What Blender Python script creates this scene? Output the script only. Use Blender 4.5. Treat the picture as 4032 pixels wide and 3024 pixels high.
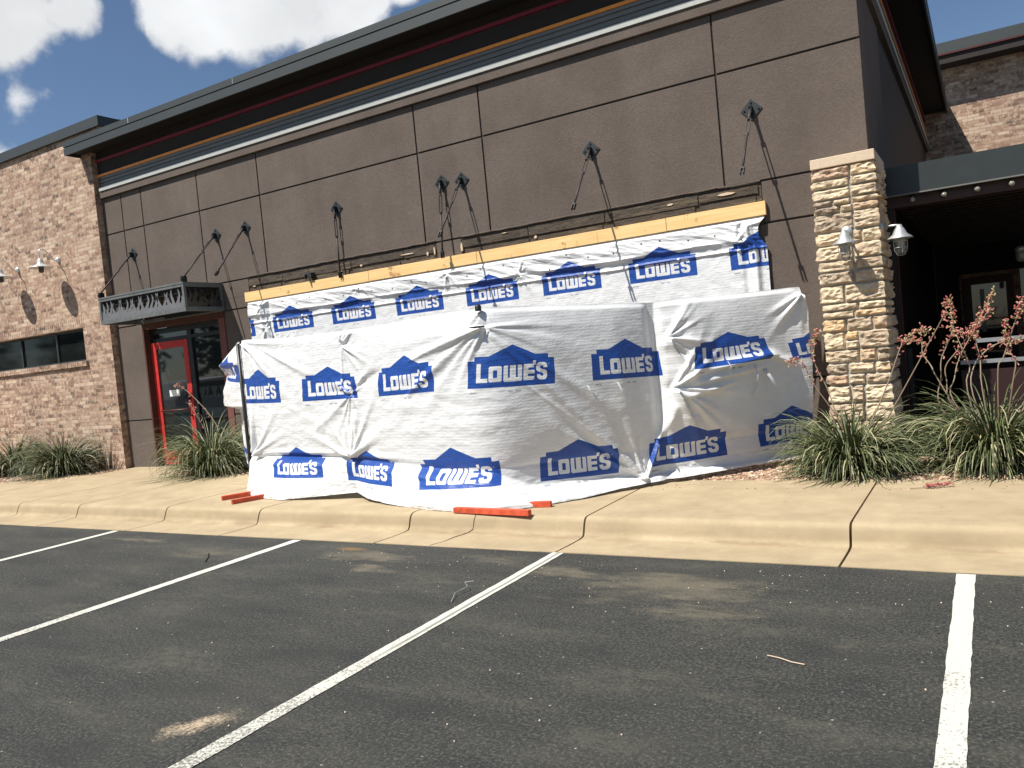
import bpy, bmesh, math, random
import numpy as np
from mathutils import Vector, Matrix, noise as mnoise

for o in list(bpy.data.objects): bpy.data.objects.remove(o)
scene = bpy.context.scene
COL = scene.collection
R = math.radians

# ------------------------------------------------------------------ camera, sky, sun, exposure
CAM = Vector((0.0, 0.0, 1.53))
right = Vector((0.85623821, 0.50772403, -0.09524931))
down = Vector((-0.06289671, -0.08054779, -0.99476432))
fwd = Vector((-0.51273788, 0.85774609, -0.03703392))
cd = bpy.data.cameras.new('camera'); cam = bpy.data.objects.new('camera', cd); COL.objects.link(cam)
M = Matrix((right, -down, -fwd)).transposed().to_4x4(); M.translation = CAM
cam.matrix_world = M
cd.sensor_width = 36.0; cd.lens = 3163 / 4032 * 36.0; cd.clip_end = 2000; cd.clip_start = 0.05
scene.camera = cam

SUNV = Vector((0.363, 0.575, -1.0)).normalized()      # travel direction of the light
elev = math.asin(-SUNV.z); azim = math.atan2(-SUNV.x, -SUNV.y)
sl = bpy.data.lights.new('sun', 'SUN'); sl.energy = 4.75; sl.angle = R(0.53); sl.color = (1.0, 0.955, 0.88)
so = bpy.data.objects.new('sun', sl); COL.objects.link(so)
so.rotation_euler = SUNV.to_track_quat('-Z', 'Y').to_euler()

world = bpy.data.worlds.new('World'); scene.world = world; world.use_nodes = True
def build_world():
    nt = world.node_tree; N = nt.nodes; L = nt.links; N.clear()
    out = N.new('ShaderNodeOutputWorld'); bg = N.new('ShaderNodeBackground'); bg.inputs[1].default_value = 0.063
    L.new(bg.outputs[0], out.inputs[0])
    sky = N.new('ShaderNodeTexSky'); sky.sky_type = 'NISHITA'; sky.sun_disc = False
    sky.sun_elevation = elev; sky.sun_rotation = azim % (2 * math.pi); sky.altitude = 600
    sky.air_density = 1.0; sky.dust_density = 0.6; sky.ozone_density = 3.6
    tc = N.new('ShaderNodeTexCoord')
    def math_(op, a, b=None, c=None, clamp=False):
        n = N.new('ShaderNodeMath'); n.operation = op; n.use_clamp = clamp
        for i, v in enumerate((a, b, c)):
            if v is None: continue
            if isinstance(v, (int, float)): n.inputs[i].default_value = v
            else: L.new(v, n.inputs[i])
        return n.outputs[0]
    warp = N.new('ShaderNodeTexNoise'); warp.inputs['Scale'].default_value = 9; warp.inputs['Detail'].default_value = 9
    warp.inputs['Roughness'].default_value = 0.55
    L.new(tc.outputs['Generated'], warp.inputs['Vector'])
    # cumulus lumps at directions seen in the sky
    blobs = [((-0.80, 0.470, 0.378), 0.050, 1), ((-0.82, 0.452, 0.372), 0.045, 1), ((-0.778, 0.498, 0.385), 0.034, 1), ((-0.845, 0.43, 0.375), 0.045, 1),
             ((-0.72, 0.570, 0.392), 0.036, 1), ((-0.692, 0.606, 0.392), 0.045, 1), ((-0.655, 0.640, 0.398), 0.050, 1),
             ((-0.62, 0.673, 0.408), 0.052, 1), ((-0.585, 0.705, 0.412), 0.045, 1), ((-0.530, 0.742, 0.415), 0.022, 1), ((-0.64, 0.65, 0.375), 0.022, 1),
             ((-0.828, 0.468, 0.304), 0.017, .28), ((-0.81, 0.489, 0.315), 0.010, .3), ((-0.855, 0.452, 0.25), 0.022, .6),
             ((0.5, -0.6, 0.45), 0.12, 1), ((-0.75, -0.35, 0.35), 0.12, 1), ((0.8, 0.1, 0.5), 0.08, .9)]
    nrm = N.new('ShaderNodeVectorMath'); nrm.operation = 'NORMALIZE'; L.new(tc.outputs['Generated'], nrm.inputs[0])
    field = None
    for c, r, amp in blobs:
        c = Vector(c).normalized()
        d = N.new('ShaderNodeVectorMath'); d.operation = 'DISTANCE'; L.new(nrm.outputs[0], d.inputs[0]); d.inputs[1].default_value = c
        q = math_('MULTIPLY', math_('SUBTRACT', 1.0, math_('DIVIDE', d.outputs['Value'], r)), amp)
        q = math_('MAXIMUM', q, -1.2)
        field = q if field is None else math_('SMOOTH_MAX', field, q, 0.35)
    nz = math_('MULTIPLY', math_('SUBTRACT', warp.outputs['Fac'], 0.5), 2.9)
    f = math_('ADD', field, nz)
    mr = N.new('ShaderNodeMapRange'); mr.interpolation_type = 'SMOOTHSTEP'; L.new(f, mr.inputs[0])
    mr.inputs[1].default_value = -0.08; mr.inputs[2].default_value = 0.40
    # shading inside the cloud, soft
    w2 = N.new('ShaderNodeTexNoise'); w2.inputs['Scale'].default_value = 7; w2.inputs['Detail'].default_value = 5
    L.new(tc.outputs['Generated'], w2.inputs['Vector'])
    mr2 = N.new('ShaderNodeMapRange'); L.new(w2.outputs['Fac'], mr2.inputs[0]); mr2.inputs[1].default_value = 0.35; mr2.inputs[2].default_value = 0.65
    mr2.inputs[3].default_value = 0.84; mr2.inputs[4].default_value = 1.06
    cc = N.new('ShaderNodeVectorMath'); cc.operation = 'SCALE'; cc.inputs[0].default_value = (9.6, 9.8, 10.0); L.new(mr2.outputs[0], cc.inputs['Scale'])
    mx = N.new('ShaderNodeMix'); mx.data_type = 'RGBA'; L.new(mr.outputs[0], mx.inputs[0]); L.new(sky.outputs[0], mx.inputs[6]); L.new(cc.outputs[0], mx.inputs[7])
    L.new(mx.outputs[2], bg.inputs[0])
build_world()
scene.view_settings.view_transform = 'Standard'; scene.view_settings.look = 'None'
scene.view_settings.exposure = 0.60; scene.view_settings.gamma = 1.0
scene.render.engine = 'CYCLES'
scene.cycles.max_bounces = 6

# ------------------------------------------------------------------ material helpers
class NT:
    def __init__(s, name):
        s.m = bpy.data.materials.new(name); s.m.use_nodes = True; s.nt = s.m.node_tree; s.N = s.nt.nodes; s.L = s.nt.links
        s.b = s.N['Principled BSDF']; s.out = s.N['Material Output']
    def set(s, sock, v):
        if isinstance(v, bpy.types.NodeSocket): s.L.new(v, sock)
        elif isinstance(v, (tuple, list)) and len(v) == 3 and sock.type == 'RGBA': sock.default_value = (*v, 1)
        else: sock.default_value = v
    def math(s, op, a, b=None, c=None, clamp=False):
        n = s.N.new('ShaderNodeMath'); n.operation = op; n.use_clamp = clamp
        for i, v in enumerate((a, b, c)):
            if v is not None: s.set(n.inputs[i], v)
        return n.outputs[0]
    def vmath(s, op, a, b=None, scale=None):
        n = s.N.new('ShaderNodeVectorMath'); n.operation = op; s.set(n.inputs[0], a)
        if b is not None: s.set(n.inputs[1], b)
        if scale is not None: s.set(n.inputs['Scale'], scale)
        return n.outputs['Value'] if op in ('LENGTH', 'DISTANCE', 'DOT_PRODUCT') else n.outputs[0]
    def obj(s, scale=None):
        n = s.N.new('ShaderNodeTexCoord'); v = n.outputs['Object']
        if scale: v = s.vmath('MULTIPLY', v, scale)
        return v
    def noise(s, v, scale, detail=4, rough=0.55, color=False):
        n = s.N.new('ShaderNodeTexNoise'); s.L.new(v, n.inputs['Vector']); n.inputs['Scale'].default_value = scale
        n.inputs['Detail'].default_value = detail; n.inputs['Roughness'].default_value = rough
        return n.outputs['Color' if color else 'Fac']
    def voro(s, v, scale, out='Distance', feature='F1'):
        n = s.N.new('ShaderNodeTexVoronoi'); n.feature = feature; s.L.new(v, n.inputs['Vector']); n.inputs['Scale'].default_value = scale
        return n.outputs[out]
    def rng(s, v, a, b, c=0.0, d=1.0, smooth=False):
        n = s.N.new('ShaderNodeMapRange'); s.set(n.inputs[0], v)
        if smooth: n.interpolation_type = 'SMOOTHSTEP'
        for i, x in enumerate((a, b, c, d)): n.inputs[i + 1].default_value = x
        return n.outputs[0]
    def mix(s, f, a, b, mode='MIX'):
        n = s.N.new('ShaderNodeMix'); n.data_type = 'RGBA'; n.blend_type = mode
        s.set(n.inputs[0], f); s.set(n.inputs[6], a); s.set(n.inputs[7], b); return n.outputs[2]
    def ramp(s, f, stops, const=False):
        n = s.N.new('ShaderNodeValToRGB'); s.set(n.inputs[0], f); e = n.color_ramp.elements
        if const: n.color_ramp.interpolation = 'CONSTANT'
        while len(e) < len(stops): e.new(0.5)
        for k, (p, c) in enumerate(stops): e[k].position = p; e[k].color = (*c, 1)
        return n.outputs[0]
    def attr(s, name, out='Fac'):
        n = s.N.new('ShaderNodeAttribute'); n.attribute_name = name; return n.outputs[out]
    def bump(s, h, strength=0.5, dist=0.01, normal=None):
        n = s.N.new('ShaderNodeBump'); s.L.new(h, n.inputs['Height']); n.inputs['Strength'].default_value = strength
        n.inputs['Distance'].default_value = dist
        if normal is not None: s.L.new(normal, n.inputs['Normal'])
        return n.outputs[0]
    def fin(s, color=None, rough=0.8, normal=None, metal=0.0, **kw):
        if color is not None: s.set(s.b.inputs['Base Color'], color)
        s.set(s.b.inputs['Roughness'], rough); s.b.inputs['Metallic'].default_value = metal
        if normal is not None: s.L.new(normal, s.b.inputs['Normal'])
        for k, v in kw.items(): s.set(s.b.inputs[k.replace('_', ' ')], v)
        return s.m

def mat_plain(name, col, rough=0.6, metal=0.0, var=0.12, scale=18, bump=0.15, bd=0.003, stretch=None, **kw):
    t = NT(name); v = t.obj(stretch)
    n = t.noise(v, scale, 5, 0.6); n2 = t.noise(v, scale * 0.13, 3)
    f = t.math('ADD', t.math('MULTIPLY', n, 0.6), t.math('MULTIPLY', n2, 0.4))
    lo = tuple(c * (1 - var) for c in col); hi = tuple(min(1, c * (1 + var)) for c in col)
    c = t.mix(t.rng(f, 0.35, 0.65), lo, hi)
    return t.fin(c, rough, t.bump(n, bump, bd), metal, **kw)

MT = {}
def build_mats():
    # stucco
    t = NT('stucco'); v = t.obj(); f1 = t.noise(v, 90, 6, 0.7); f2 = t.noise(v, 1.6, 4, 0.6); f3 = t.noise(t.obj((1, 1, 0.12)), 2.2, 4, 0.6)
    c = t.mix(t.rng(f2, 0.3, 0.7), (0.092, 0.071, 0.057), (0.134, 0.104, 0.084))
    c = t.mix(t.rng(f3, 0.5, 0.75, 0, 0.35), c, (0.17, 0.14, 0.12))
    f4 = t.noise(v, 34, 5, 0.75); c = t.mix(t.rng(f4, 0.40, 0.62, 0.35, 0), c, (0.066, 0.051, 0.042)); c = t.mix(t.rng(f1, 0.5, 0.65, 0, 0.30), c, (0.19, 0.155, 0.13))
    MT['stucco'] = t.fin(c, 0.92, t.bump(f1, 0.8, 0.006, t.bump(f4, 0.6, 0.008)))
    t = NT('joint'); MT['joint'] = t.fin((0.045, 0.034, 0.03), 0.9)
    # brick
    def brick(name, along):
        t = NT(name); g = t.N.new('ShaderNodeTexCoord').outputs['Object']; sp = t.N.new('ShaderNodeSeparateXYZ'); t.L.new(g, sp.inputs[0])
        cb = t.N.new('ShaderNodeCombineXYZ'); t.L.new(sp.outputs[along], cb.inputs[0]); t.L.new(sp.outputs[2], cb.inputs[1])
        w = t.noise(g, 30, 3, 0.5, True); wv = t.vmath('SCALE', t.vmath('SUBTRACT', w, (0.5, 0.5, 0.5)), scale=0.006)
        v = t.vmath('ADD', cb.outputs[0], wv)
        b = t.N.new('ShaderNodeTexBrick'); t.L.new(v, b.inputs['Vector']); b.offset = 0.5
        b.inputs['Scale'].default_value = 1.0; b.inputs['Brick Width'].default_value = 0.205; b.inputs['Row Height'].default_value = 0.0676
        b.inputs['Mortar Size'].default_value = 0.0052; b.inputs['Mortar Smooth'].default_value = 0.2; b.inputs['Bias'].default_value = 0
        b.inputs['Color1'].default_value = (0, 0, 0, 1); b.inputs['Color2'].default_value = (1, 1, 1, 1); b.inputs['Mortar'].default_value = (.5, .5, .5, 1)
        col = t.ramp(b.outputs['Color'], [(0.0, (0.13, 0.082, 0.060)), (0.12, (0.20, 0.115, 0.078)), (0.3, (0.30, 0.175, 0.118)), (0.55, (0.36, 0.222, 0.152)), (0.8, (0.42, 0.285, 0.20)), (1.0, (0.58, 0.45, 0.33))])
        blot = t.noise(g, 13, 4, 0.75); blot2 = t.noise(g, 24, 4, 0.75)
        col = t.mix(t.rng(blot, 0.50, 0.60, 0, 0.75), col, (0.58, 0.45, 0.33))
        col = t.mix(t.rng(blot2, 0.54, 0.68, 0, 0.5), col, (0.19, 0.122, 0.09))
        big = t.noise(g, 0.9, 3); col = t.mix(t.rng(big, 0.4, 0.7, 0, 0.25), col, (0.17, 0.12, 0.10))
        mort = t.mix(t.rng(blot, 0.4, 0.6), (0.29, 0.21, 0.15), (0.40, 0.30, 0.215))
        c = t.mix(b.outputs['Fac'], col, mort)
        h = t.math('ADD', t.math('SUBTRACT', 1.0, b.outputs['Fac']), t.math('MULTIPLY', blot2, 0.5))
        return t.fin(c, 0.9, t.bump(h, 0.7, 0.006))
    MT['brick'] = brick('brick', 0); MT['brick_side'] = brick('brick_side', 1)
    # asphalt
    t = NT('asphalt'); v = t.obj(); g1 = t.noise(v, 62, 4, 0.85); g2 = t.noise(v, 17, 5, 0.75); g3 = t.noise(v, 1.3, 5, 0.6); g4 = t.noise(t.obj((0.35, 1, 1)), 3.0, 4, 0.6)
    c = t.mix(t.rng(g2, 0.3, 0.7), (0.0165, 0.0178, 0.0165), (0.034, 0.0348, 0.0305))
    c = t.mix(t.rng(g1, 0.52, 0.60, 0, 0.85), c, (0.108, 0.107, 0.088)); c = t.mix(t.rng(g1, 0.48, 0.40, 0, 0.9), c, (0.010, 0.010, 0.010)); c = t.mix(t.math('MULTIPLY', t.rng(g4, 0.50, 0.68, 0, 0.55), t.rng(g2, 0.35, 0.6)), c, (0.100, 0.096, 0.070)); c = t.mix(t.rng(g4, 0.46, 0.36, 0, 0.5), c, (0.015, 0.016, 0.016))
    c = t.mix(t.rng(g3, 0.42, 0.72, 0, 0.4), c, (0.056, 0.054, 0.044))
    grit = t.voro(v, 26, 'Color'); gs = t.N.new('ShaderNodeSeparateColor'); t.L.new(grit, gs.inputs[0])
    gd = t.voro(v, 26); gm = t.math('MULTIPLY', t.rng(gs.outputs[0], 0.955, 0.965), t.rng(gd, 0.17, 0.12)); c = t.mix(gm, c, (0.30, 0.28, 0.24))
    wv = t.vmath('SCALE', t.vmath('SUBTRACT', t.noise(t.obj((0.45, 1.3, 1)), 3.2, 6, 0.72, True), (.5, .5, .5)), scale=1.5); vw = t.vmath('ADD', v, t.vmath('MULTIPLY', wv, (1.0, 0.45, 0)))
    mask = None
    for (x, y, rx, ry, a) in [(-4.5, 4.94, .75, .18, .75), (-4.1, 4.62, .4, .12, .7), (-2.65, 4.85, .55, .2, .8), (-1.75, 4.7, .7, .34, .95), (-1.45, 4.25, .42, .22, .7), (-7.6, 5.0, 1.0, .2, .6),
                              (-2.2, 4.4, .8, .4, .35), (-3.6, 4.2, .9, .4, .3), (-0.6, 4.0, .5, .5, .3), (-6.2, 4.7, 1.2, .4, .45), (-1.0, 3.4, .6, .4, .25), (0.8, 3.5, 1, .8, .25), (-3.3, 5.0, .5, .15, .5)]:
        dv = t.vmath('DIVIDE', t.vmath('MULTIPLY', t.vmath('SUBTRACT', vw, (x, y, 0)), (1, 1, 0)), (rx * 1.15, ry * 1.15, 1)); q = t.math('SUBTRACT', 1.0, t.vmath('LENGTH', dv))
        q = t.math('MULTIPLY', q, a); q = t.math('MAXIMUM', q, 0.0); mask = q if mask is None else t.math('MAXIMUM', mask, q)
    g5 = t.noise(t.obj((0.4, 1, 1)), 9, 6, 0.65)
    mk = t.rng(t.math('MULTIPLY', t.rng(mask, 0, 0.55), g5), 0.22, 0.52, 0, 0.9)
    c = t.mix(t.math('MULTIPLY', mk, t.rng(g1, 0.3, 0.55, 0.45, 1.0)), c, (0.140, 0.122, 0.086))
    vr = t.vmath('SUBTRACT', v, (-3.17, 2.27, 0)); rs = t.N.new('ShaderNodeVectorRotate'); t.L.new(vr, rs.inputs['Vector']); rs.inputs['Angle'].default_value = R(-62)
    dv = t.vmath('LENGTH', t.vmath('DIVIDE', t.vmath('ADD', rs.outputs[0], t.vmath('SCALE', t.vmath('SUBTRACT', t.noise(v, 9, 5, 0.7, True), (.5, .5, .5)), scale=0.25)), (0.15, 0.07, 1)))
    q = t.math('MULTIPLY', t.rng(dv, 1.7, 0.1), t.rng(g1, 0.3, 0.6)); c = t.mix(t.rng(q, 0.15, 0.75, 0, .9), c, (0.56, 0.44, 0.30))
    dv = t.vmath('LENGTH', t.vmath('DIVIDE', t.vmath('SUBTRACT', v, (-4.79, 5.09, 0)), (0.16, 0.05, 1)))
    c = t.mix(t.math('MULTIPLY', t.rng(dv, 1.3, 0.3), 0.6), c, (0.26, 0.15, 0.05))
    MT['asphalt'] = t.fin(c, 0.88, t.bump(g1, 0.9, 0.006, t.bump(g2, 0.6, 0.01)))
    # concrete
    t = NT('concrete'); v = t.obj(); a = t.noise(v, 140, 4, 0.7); b = t.noise(v, 3.0, 5, 0.65); d = t.noise(t.obj((0.3, 1, 1)), 5, 6, 0.7)
    c = t.mix(t.rng(b, 0.3, 0.7), (0.335, 0.262, 0.158), (0.475, 0.375, 0.238)); c = t.mix(t.rng(a, 0.35, 0.65, 0, 0.35), c, (0.29, 0.225, 0.13))
    c = t.mix(t.rng(d, 0.55, 0.75, 0, 0.4), c, (0.27, 0.205, 0.12))
    e = t.noise(v, 14, 5, 0.7); c = t.mix(t.rng(e, 0.60, 0.72, 0, 0.35), c, (0.55, 0.44, 0.26))
    spz = t.N.new('ShaderNodeSeparateXYZ'); t.L.new(v, spz.inputs[0]); zz = spz.outputs[2]
    band = t.math('MULTIPLY', t.rng(zz, 0.015, 0.05, 0, 1, True), t.rng(zz, 0.147, 0.10, 0, 1, True)); c = t.mix(t.math('MULTIPLY', band, t.rng(d, 0.3, 0.6, 0.25, 0.6)), c, (0.25, 0.192, 0.115))
    vv = t.vmath('MULTIPLY', v, (1, 2.2, 1)); pc = t.voro(vv, 5.5, 'Color'); ps = t.N.new('ShaderNodeSeparateColor'); t.L.new(pc, ps.inputs[0]); pm = t.math('MULTIPLY', t.rng(ps.outputs[0], 0.80, 0.82), t.rng(t.math('ADD', t.voro(vv, 5.5), t.math('MULTIPLY', t.math('SUBTRACT', a, .5), .12)), 0.085, 0.05)); c = t.mix(t.math('MULTIPLY', pm, .75), c, (0.13, 0.095, 0.06))
    gl = t.math('MULTIPLY', t.rng(spz.outputs[1], 5.66, 5.76), t.rng(spz.outputs[1], 5.80, 5.775)); c = t.mix(t.math('MULTIPLY', gl, t.rng(d, 0.42, 0.62, 0, .6)), c, (0.20, 0.14, 0.08))
    MT['concrete'] = t.fin(c, 0.88, t.bump(a, 0.4, 0.003, t.bump(e, 0.2, 0.006)))
    t = NT('gravel'); v = t.obj(); a = t.voro(v, 55); cc = t.voro(v, 55, 'Color'); sp = t.N.new('ShaderNodeSeparateColor'); t.L.new(cc, sp.inputs[0])
    c = t.ramp(sp.outputs[0], [(0, (0.30, 0.17, 0.11)), (0.4, (0.42, 0.27, 0.17)), (0.75, (0.52, 0.37, 0.24)), (1, (0.62, 0.50, 0.36))])
    c = t.mix(t.rng(a, 0.3, 0.7, 0, 0.6), c, (0.10, 0.06, 0.04))
    MT['gravel'] = t.fin(c, 0.9, t.bump(t.math('SUBTRACT', 1.0, a), 0.9, 0.02))
    t = NT('pebble'); c = t.ramp(t.attr('tint'), [(0, (0.28, 0.16, 0.11)), (0.4, (0.42, 0.27, 0.18)), (0.8, (0.55, 0.40, 0.27)), (1, (0.68, 0.58, 0.45))])
    MT['pebble'] = t.fin(c, 0.85)
    # road paint, worn
    t = NT('road_paint'); v = t.obj(); a = t.noise(v, 70, 4, 0.85); b = t.noise(v, 2.5, 3)
    sp = t.N.new('ShaderNodeSeparateXYZ'); t.L.new(v, sp.inputs[0])
    wear = t.rng(sp.outputs[1], 5.0, 1.7, -0.085, 0.10)
    th = t.math('ADD', t.math('MULTIPLY', a, 1.0), t.math('ADD', wear, t.math('MULTIPLY', t.math('SUBTRACT', b, 0.5), 0.25)))
    c = t.mix(t.rng(th, 0.555, 0.60, 0, .85), (0.58, 0.57, 0.50), (0.085, 0.085, 0.074))
    xs_ = t.math('ADD', sp.outputs[0], t.math('MULTIPLY', t.math('SUBTRACT', t.noise(v, 1.2, 3), .5), 0.03)); st = t.math('MULTIPLY', t.rng(t.math('ABSOLUTE', t.math('ADD', xs_, 2.885)), 0.015, 0.008), t.rng(sp.outputs[1], 2.9, 3.4))
    c = t.mix(t.math('MULTIPLY', st, 0.75), c, (0.14, 0.14, 0.12))
    MT['paint'] = t.fin(c, 0.75, t.bump(a, 0.5, 0.004))
    # metals and paints
    MT['dark_metal'] = mat_plain('dark_metal', (0.026, 0.031, 0.031), 0.42, 0.0, 0.12, 8)
    MT['fascia'] = mat_plain('fascia_metal', (0.038, 0.044, 0.043), 0.5, 0.0, 0.10, 3)
    MT['awning_metal'] = mat_plain('awning_metal', (0.105, 0.115, 0.115), 0.75, 0.0, 0.25, 14)
    MT['flame_metal'] = mat_plain('flame_metal', (0.13, 0.135, 0.145), 0.75, 0.0, 0.2, 20)
    MT['black'] = mat_plain('black_metal', (0.012, 0.013, 0.014), 0.45, 0.2)
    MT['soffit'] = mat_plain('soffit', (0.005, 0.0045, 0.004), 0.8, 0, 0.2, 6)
    MT['brown_board'] = mat_plain('brown_board', (0.030, 0.023, 0.020), 0.9, 0, 0.15, 30, 0.3)
    MT['red_strip'] = mat_plain('red_strip', (0.20, 0.012, 0.028), 0.5)
    MT['orange_strip'] = mat_plain('orange_strip', (0.80, 0.28, 0.025), 0.5)
    MT['band'] = mat_plain('band_metal', (0.150, 0.150, 0.136), 0.55, 0.0, 0.08, 5, 0.05)
    MT['silver'] = mat_plain('silver_trim', (0.42, 0.43, 0.40), 0.5, 0.0, 0.06, 12, 0.05)
    MT['galv'] = mat_plain('galvanised', (0.50, 0.51, 0.50), 0.42, 0.6, 0.2, 30)
    MT['lamp_white'] = mat_plain('lamp_enamel', (0.62, 0.64, 0.63), 0.3, 0.35, 0.06, 30, 0.05)
    MT['lamp_dark'] = mat_plain('lamp_glass_dark', (0.05, 0.055, 0.05), 0.15, 0.0, 0.3, 30, 0.05)
    MT['red_paint'] = mat_plain('red_paint', (0.44, 0.022, 0.018), 0.6, 0, 0.25, 9)
    MT['dark_red'] = mat_plain('dark_red_paint', (0.065, 0.006, 0.007), 0.5, 0, 0.15, 14)
    MT['red_dark2'] = mat_plain('panel_dark_red', (0.022, 0.004, 0.004), 0.6)
    MT['trim_red'] = mat_plain('faded_red_trim', (0.15, 0.050, 0.042), 0.7, 0, 0.2, 20)
    MT['trim_brown'] = mat_plain('red_brown_trim', (0.075, 0.024, 0.016), 0.8, 0, 0.25, 12)
    MT['orange_steel'] = mat_plain('orange_steel', (0.56, 0.080, 0.030), 0.65, 0, 0.38, 16, 0.3)
    MT['cap_stone'] = mat_plain('cap_stone', (0.60, 0.47, 0.34), 0.9, 0, 0.10, 60, 0.5, 0.003)
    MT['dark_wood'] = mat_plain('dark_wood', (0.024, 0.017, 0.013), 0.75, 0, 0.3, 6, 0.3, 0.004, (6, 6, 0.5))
    MT['ceiling'] = mat_plain('patio_ceiling', (0.05, 0.036, 0.030), 0.4, 0, 0.3, 5, 0.3, 0.004, (0.6, 8, 1))
    MT['beam_wood'] = mat_plain('beam_wood', (0.040, 0.015, 0.010), 0.6, 0, 0.35, 5, 0.3, 0.004, (0.5, 6, 10))
    MT['rail_grey'] = mat_plain('rail_grey', (0.26, 0.27, 0.28), 0.5, 0.2)
    MT['white_paper'] = mat_plain('white_paper', (0.8, 0.8, 0.78), 0.6)
    MT['rust'] = mat_plain('rod_metal', (0.040, 0.030, 0.029), 0.6, 0.2, 0.5, 40)
    # lumber
    t = NT('lumber'); v = t.obj((1, 1, 1)); gr = t.noise(t.obj((0.6, 6, 14)), 3.2, 6, 0.6); kn = t.noise(v, 7, 3, 0.6); bd = t.noise(t.obj((5, 1, 0.6)), 3.5, 2)
    c = t.mix(t.rng(gr, 0.3, 0.7), (0.72, 0.45, 0.17), (0.84, 0.59, 0.28)); c = t.mix(t.rng(kn, 0.64, 0.70, 0, 0.8), c, (0.38, 0.18, 0.07)); c = t.mix(t.rng(bd, 0.66, 0.70, 0, 0.5), c, (0.45, 0.24, 0.09))
    MT['lumber'] = t.fin(c, 0.75, t.bump(gr, 0.2, 0.002))
    # bare sheathing scar
    t = NT('scar'); v = t.obj((1, 1, 2.2)); a = t.noise(v, 6, 6, 0.7); b = t.noise(v, 25, 5, 0.7); s = t.noise(t.obj((0.5, 1, 9)), 4, 4)
    c = t.mix(t.rng(a, 0.35, 0.65), (0.045, 0.034, 0.024), (0.085, 0.066, 0.048)); c = t.mix(t.rng(s, 0.56, 0.62, 0, 0.7), c, (0.15, 0.11, 0.065))
    c = t.mix(t.rng(b, 0.66, 0.72, 0, 0.5), c, (0.28, 0.22, 0.16)); c = t.mix(t.rng(b, 0.38, 0.30, 0, 0.8), c, (0.020, 0.015, 0.012))
    MT['scar'] = t.fin(c, 0.9, t.bump(b, 0.8, 0.01, t.bump(a, 0.8, 0.03)))
    # stone by block
    t = NT('stone'); v = t.obj(); a = t.noise(v, 16, 6, 0.7); b = t.noise(v, 90, 4, 0.7); big = t.noise(v, 5, 4)
    c = t.ramp(t.attr('tint'), [(0.0, (0.22, 0.16, 0.12)), (0.12, (0.36, 0.27, 0.18)), (0.3, (0.48, 0.37, 0.25)), (0.55, (0.60, 0.47, 0.31)), (0.8, (0.68, 0.55, 0.38)), (0.92, (0.60, 0.38, 0.18)), (1, (0.33, 0.21, 0.17))])
    c = t.mix(t.rng(a, 0.45, 0.62, 0, 0.55), c, (0.70, 0.60, 0.45)); c = t.mix(t.rng(big, 0.55, 0.66, 0, 0.45), c, (0.34, 0.24, 0.15))
    c = t.mix(t.rng(b, 0.6, 0.75, 0, 0.4), c, (0.2, 0.15, 0.1))
    c = t.mix(t.rng(t.attr('mortar'), 0.4, 0.6), c, (0.40, 0.36, 0.29))
    MT['stone'] = t.fin(c, 0.92, t.bump(b, 0.5, 0.004, t.bump(a, 0.7, 0.015)))
    # leaves / stalks / blossoms
    def leafy(name, stops, rough=0.5, trans=0.1):
        t = NT(name); c = t.ramp(t.attr('tint'), stops); n = t.noise(t.obj(), 40, 3); c = t.mix(t.rng(n, 0.4, 0.7, 0, 0.25), c, (0.16, 0.16, 0.10))
        return t.fin(c, rough)
    MT['leaf'] = leafy('leaf', [(0, (0.030, 0.042, 0.014)), (0.35, (0.060, 0.080, 0.024)), (0.65, (0.115, 0.140, 0.048)), (0.85, (0.24, 0.26, 0.12)), (1.0, (0.42, 0.37, 0.22))], 0.55)
    MT['stalk'] = leafy('stalk', [(0, (0.22, 0.145, 0.10)), (1, (0.34, 0.26, 0.18))], 0.7)
    MT['blossom'] = leafy('blossom', [(0, (0.30, 0.055, 0.055)), (0.5, (0.50, 0.14, 0.13)), (0.8, (0.56, 0.27, 0.21)), (1, (0.42, 0.36, 0.17))], 0.6)
    # glass that mirrors the car park
    t = NT('window_glass'); n = t.noise(t.obj(), 1.4, 2)
    MT['glass'] = t.fin((0.012, 0.016, 0.017), 0.03, t.bump(n, 0.03, 0.01), 0.0, IOR=1.7)
    t = NT('dim_glass'); n = t.noise(t.obj(), 1.4, 2); MT['glass_dim'] = t.fin((0.008, 0.010, 0.010), 0.06, t.bump(n, 0.03, 0.01), 0.0, IOR=1.33)
    t = NT('bulb_glass'); MT['bulb'] = t.fin((0.35, 0.33, 0.27), 0.06, None, 0.0, Transmission_Weight=0.3, Coat_Weight=0.6)
    t = NT('clear_glass'); MT['clear'] = t.fin((0.6, 0.62, 0.6), 0.05, None, 0.0, Transmission_Weight=0.85)
    MT['car_paint'] = mat_plain('car_paint', (0.65, 0.66, 0.67), 0.25, 0.1, 0.02, 5, 0.0)
    MT['tyre'] = mat_plain('tyre', (0.02, 0.02, 0.02), 0.8)
    t = NT('tree_leaf'); a = t.noise(t.obj(), 1.5, 4); MT['tree'] = t.fin(t.mix(a, (0.03, 0.05, 0.018), (0.08, 0.11, 0.04)), 0.8)
    MT['bark'] = mat_plain('bark', (0.10, 0.075, 0.055), 0.9)
    MT['dirt'] = mat_plain('ground_dirt', (0.20, 0.16, 0.10), 0.95, 0, 0.25, 2)
build_mats()

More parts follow.
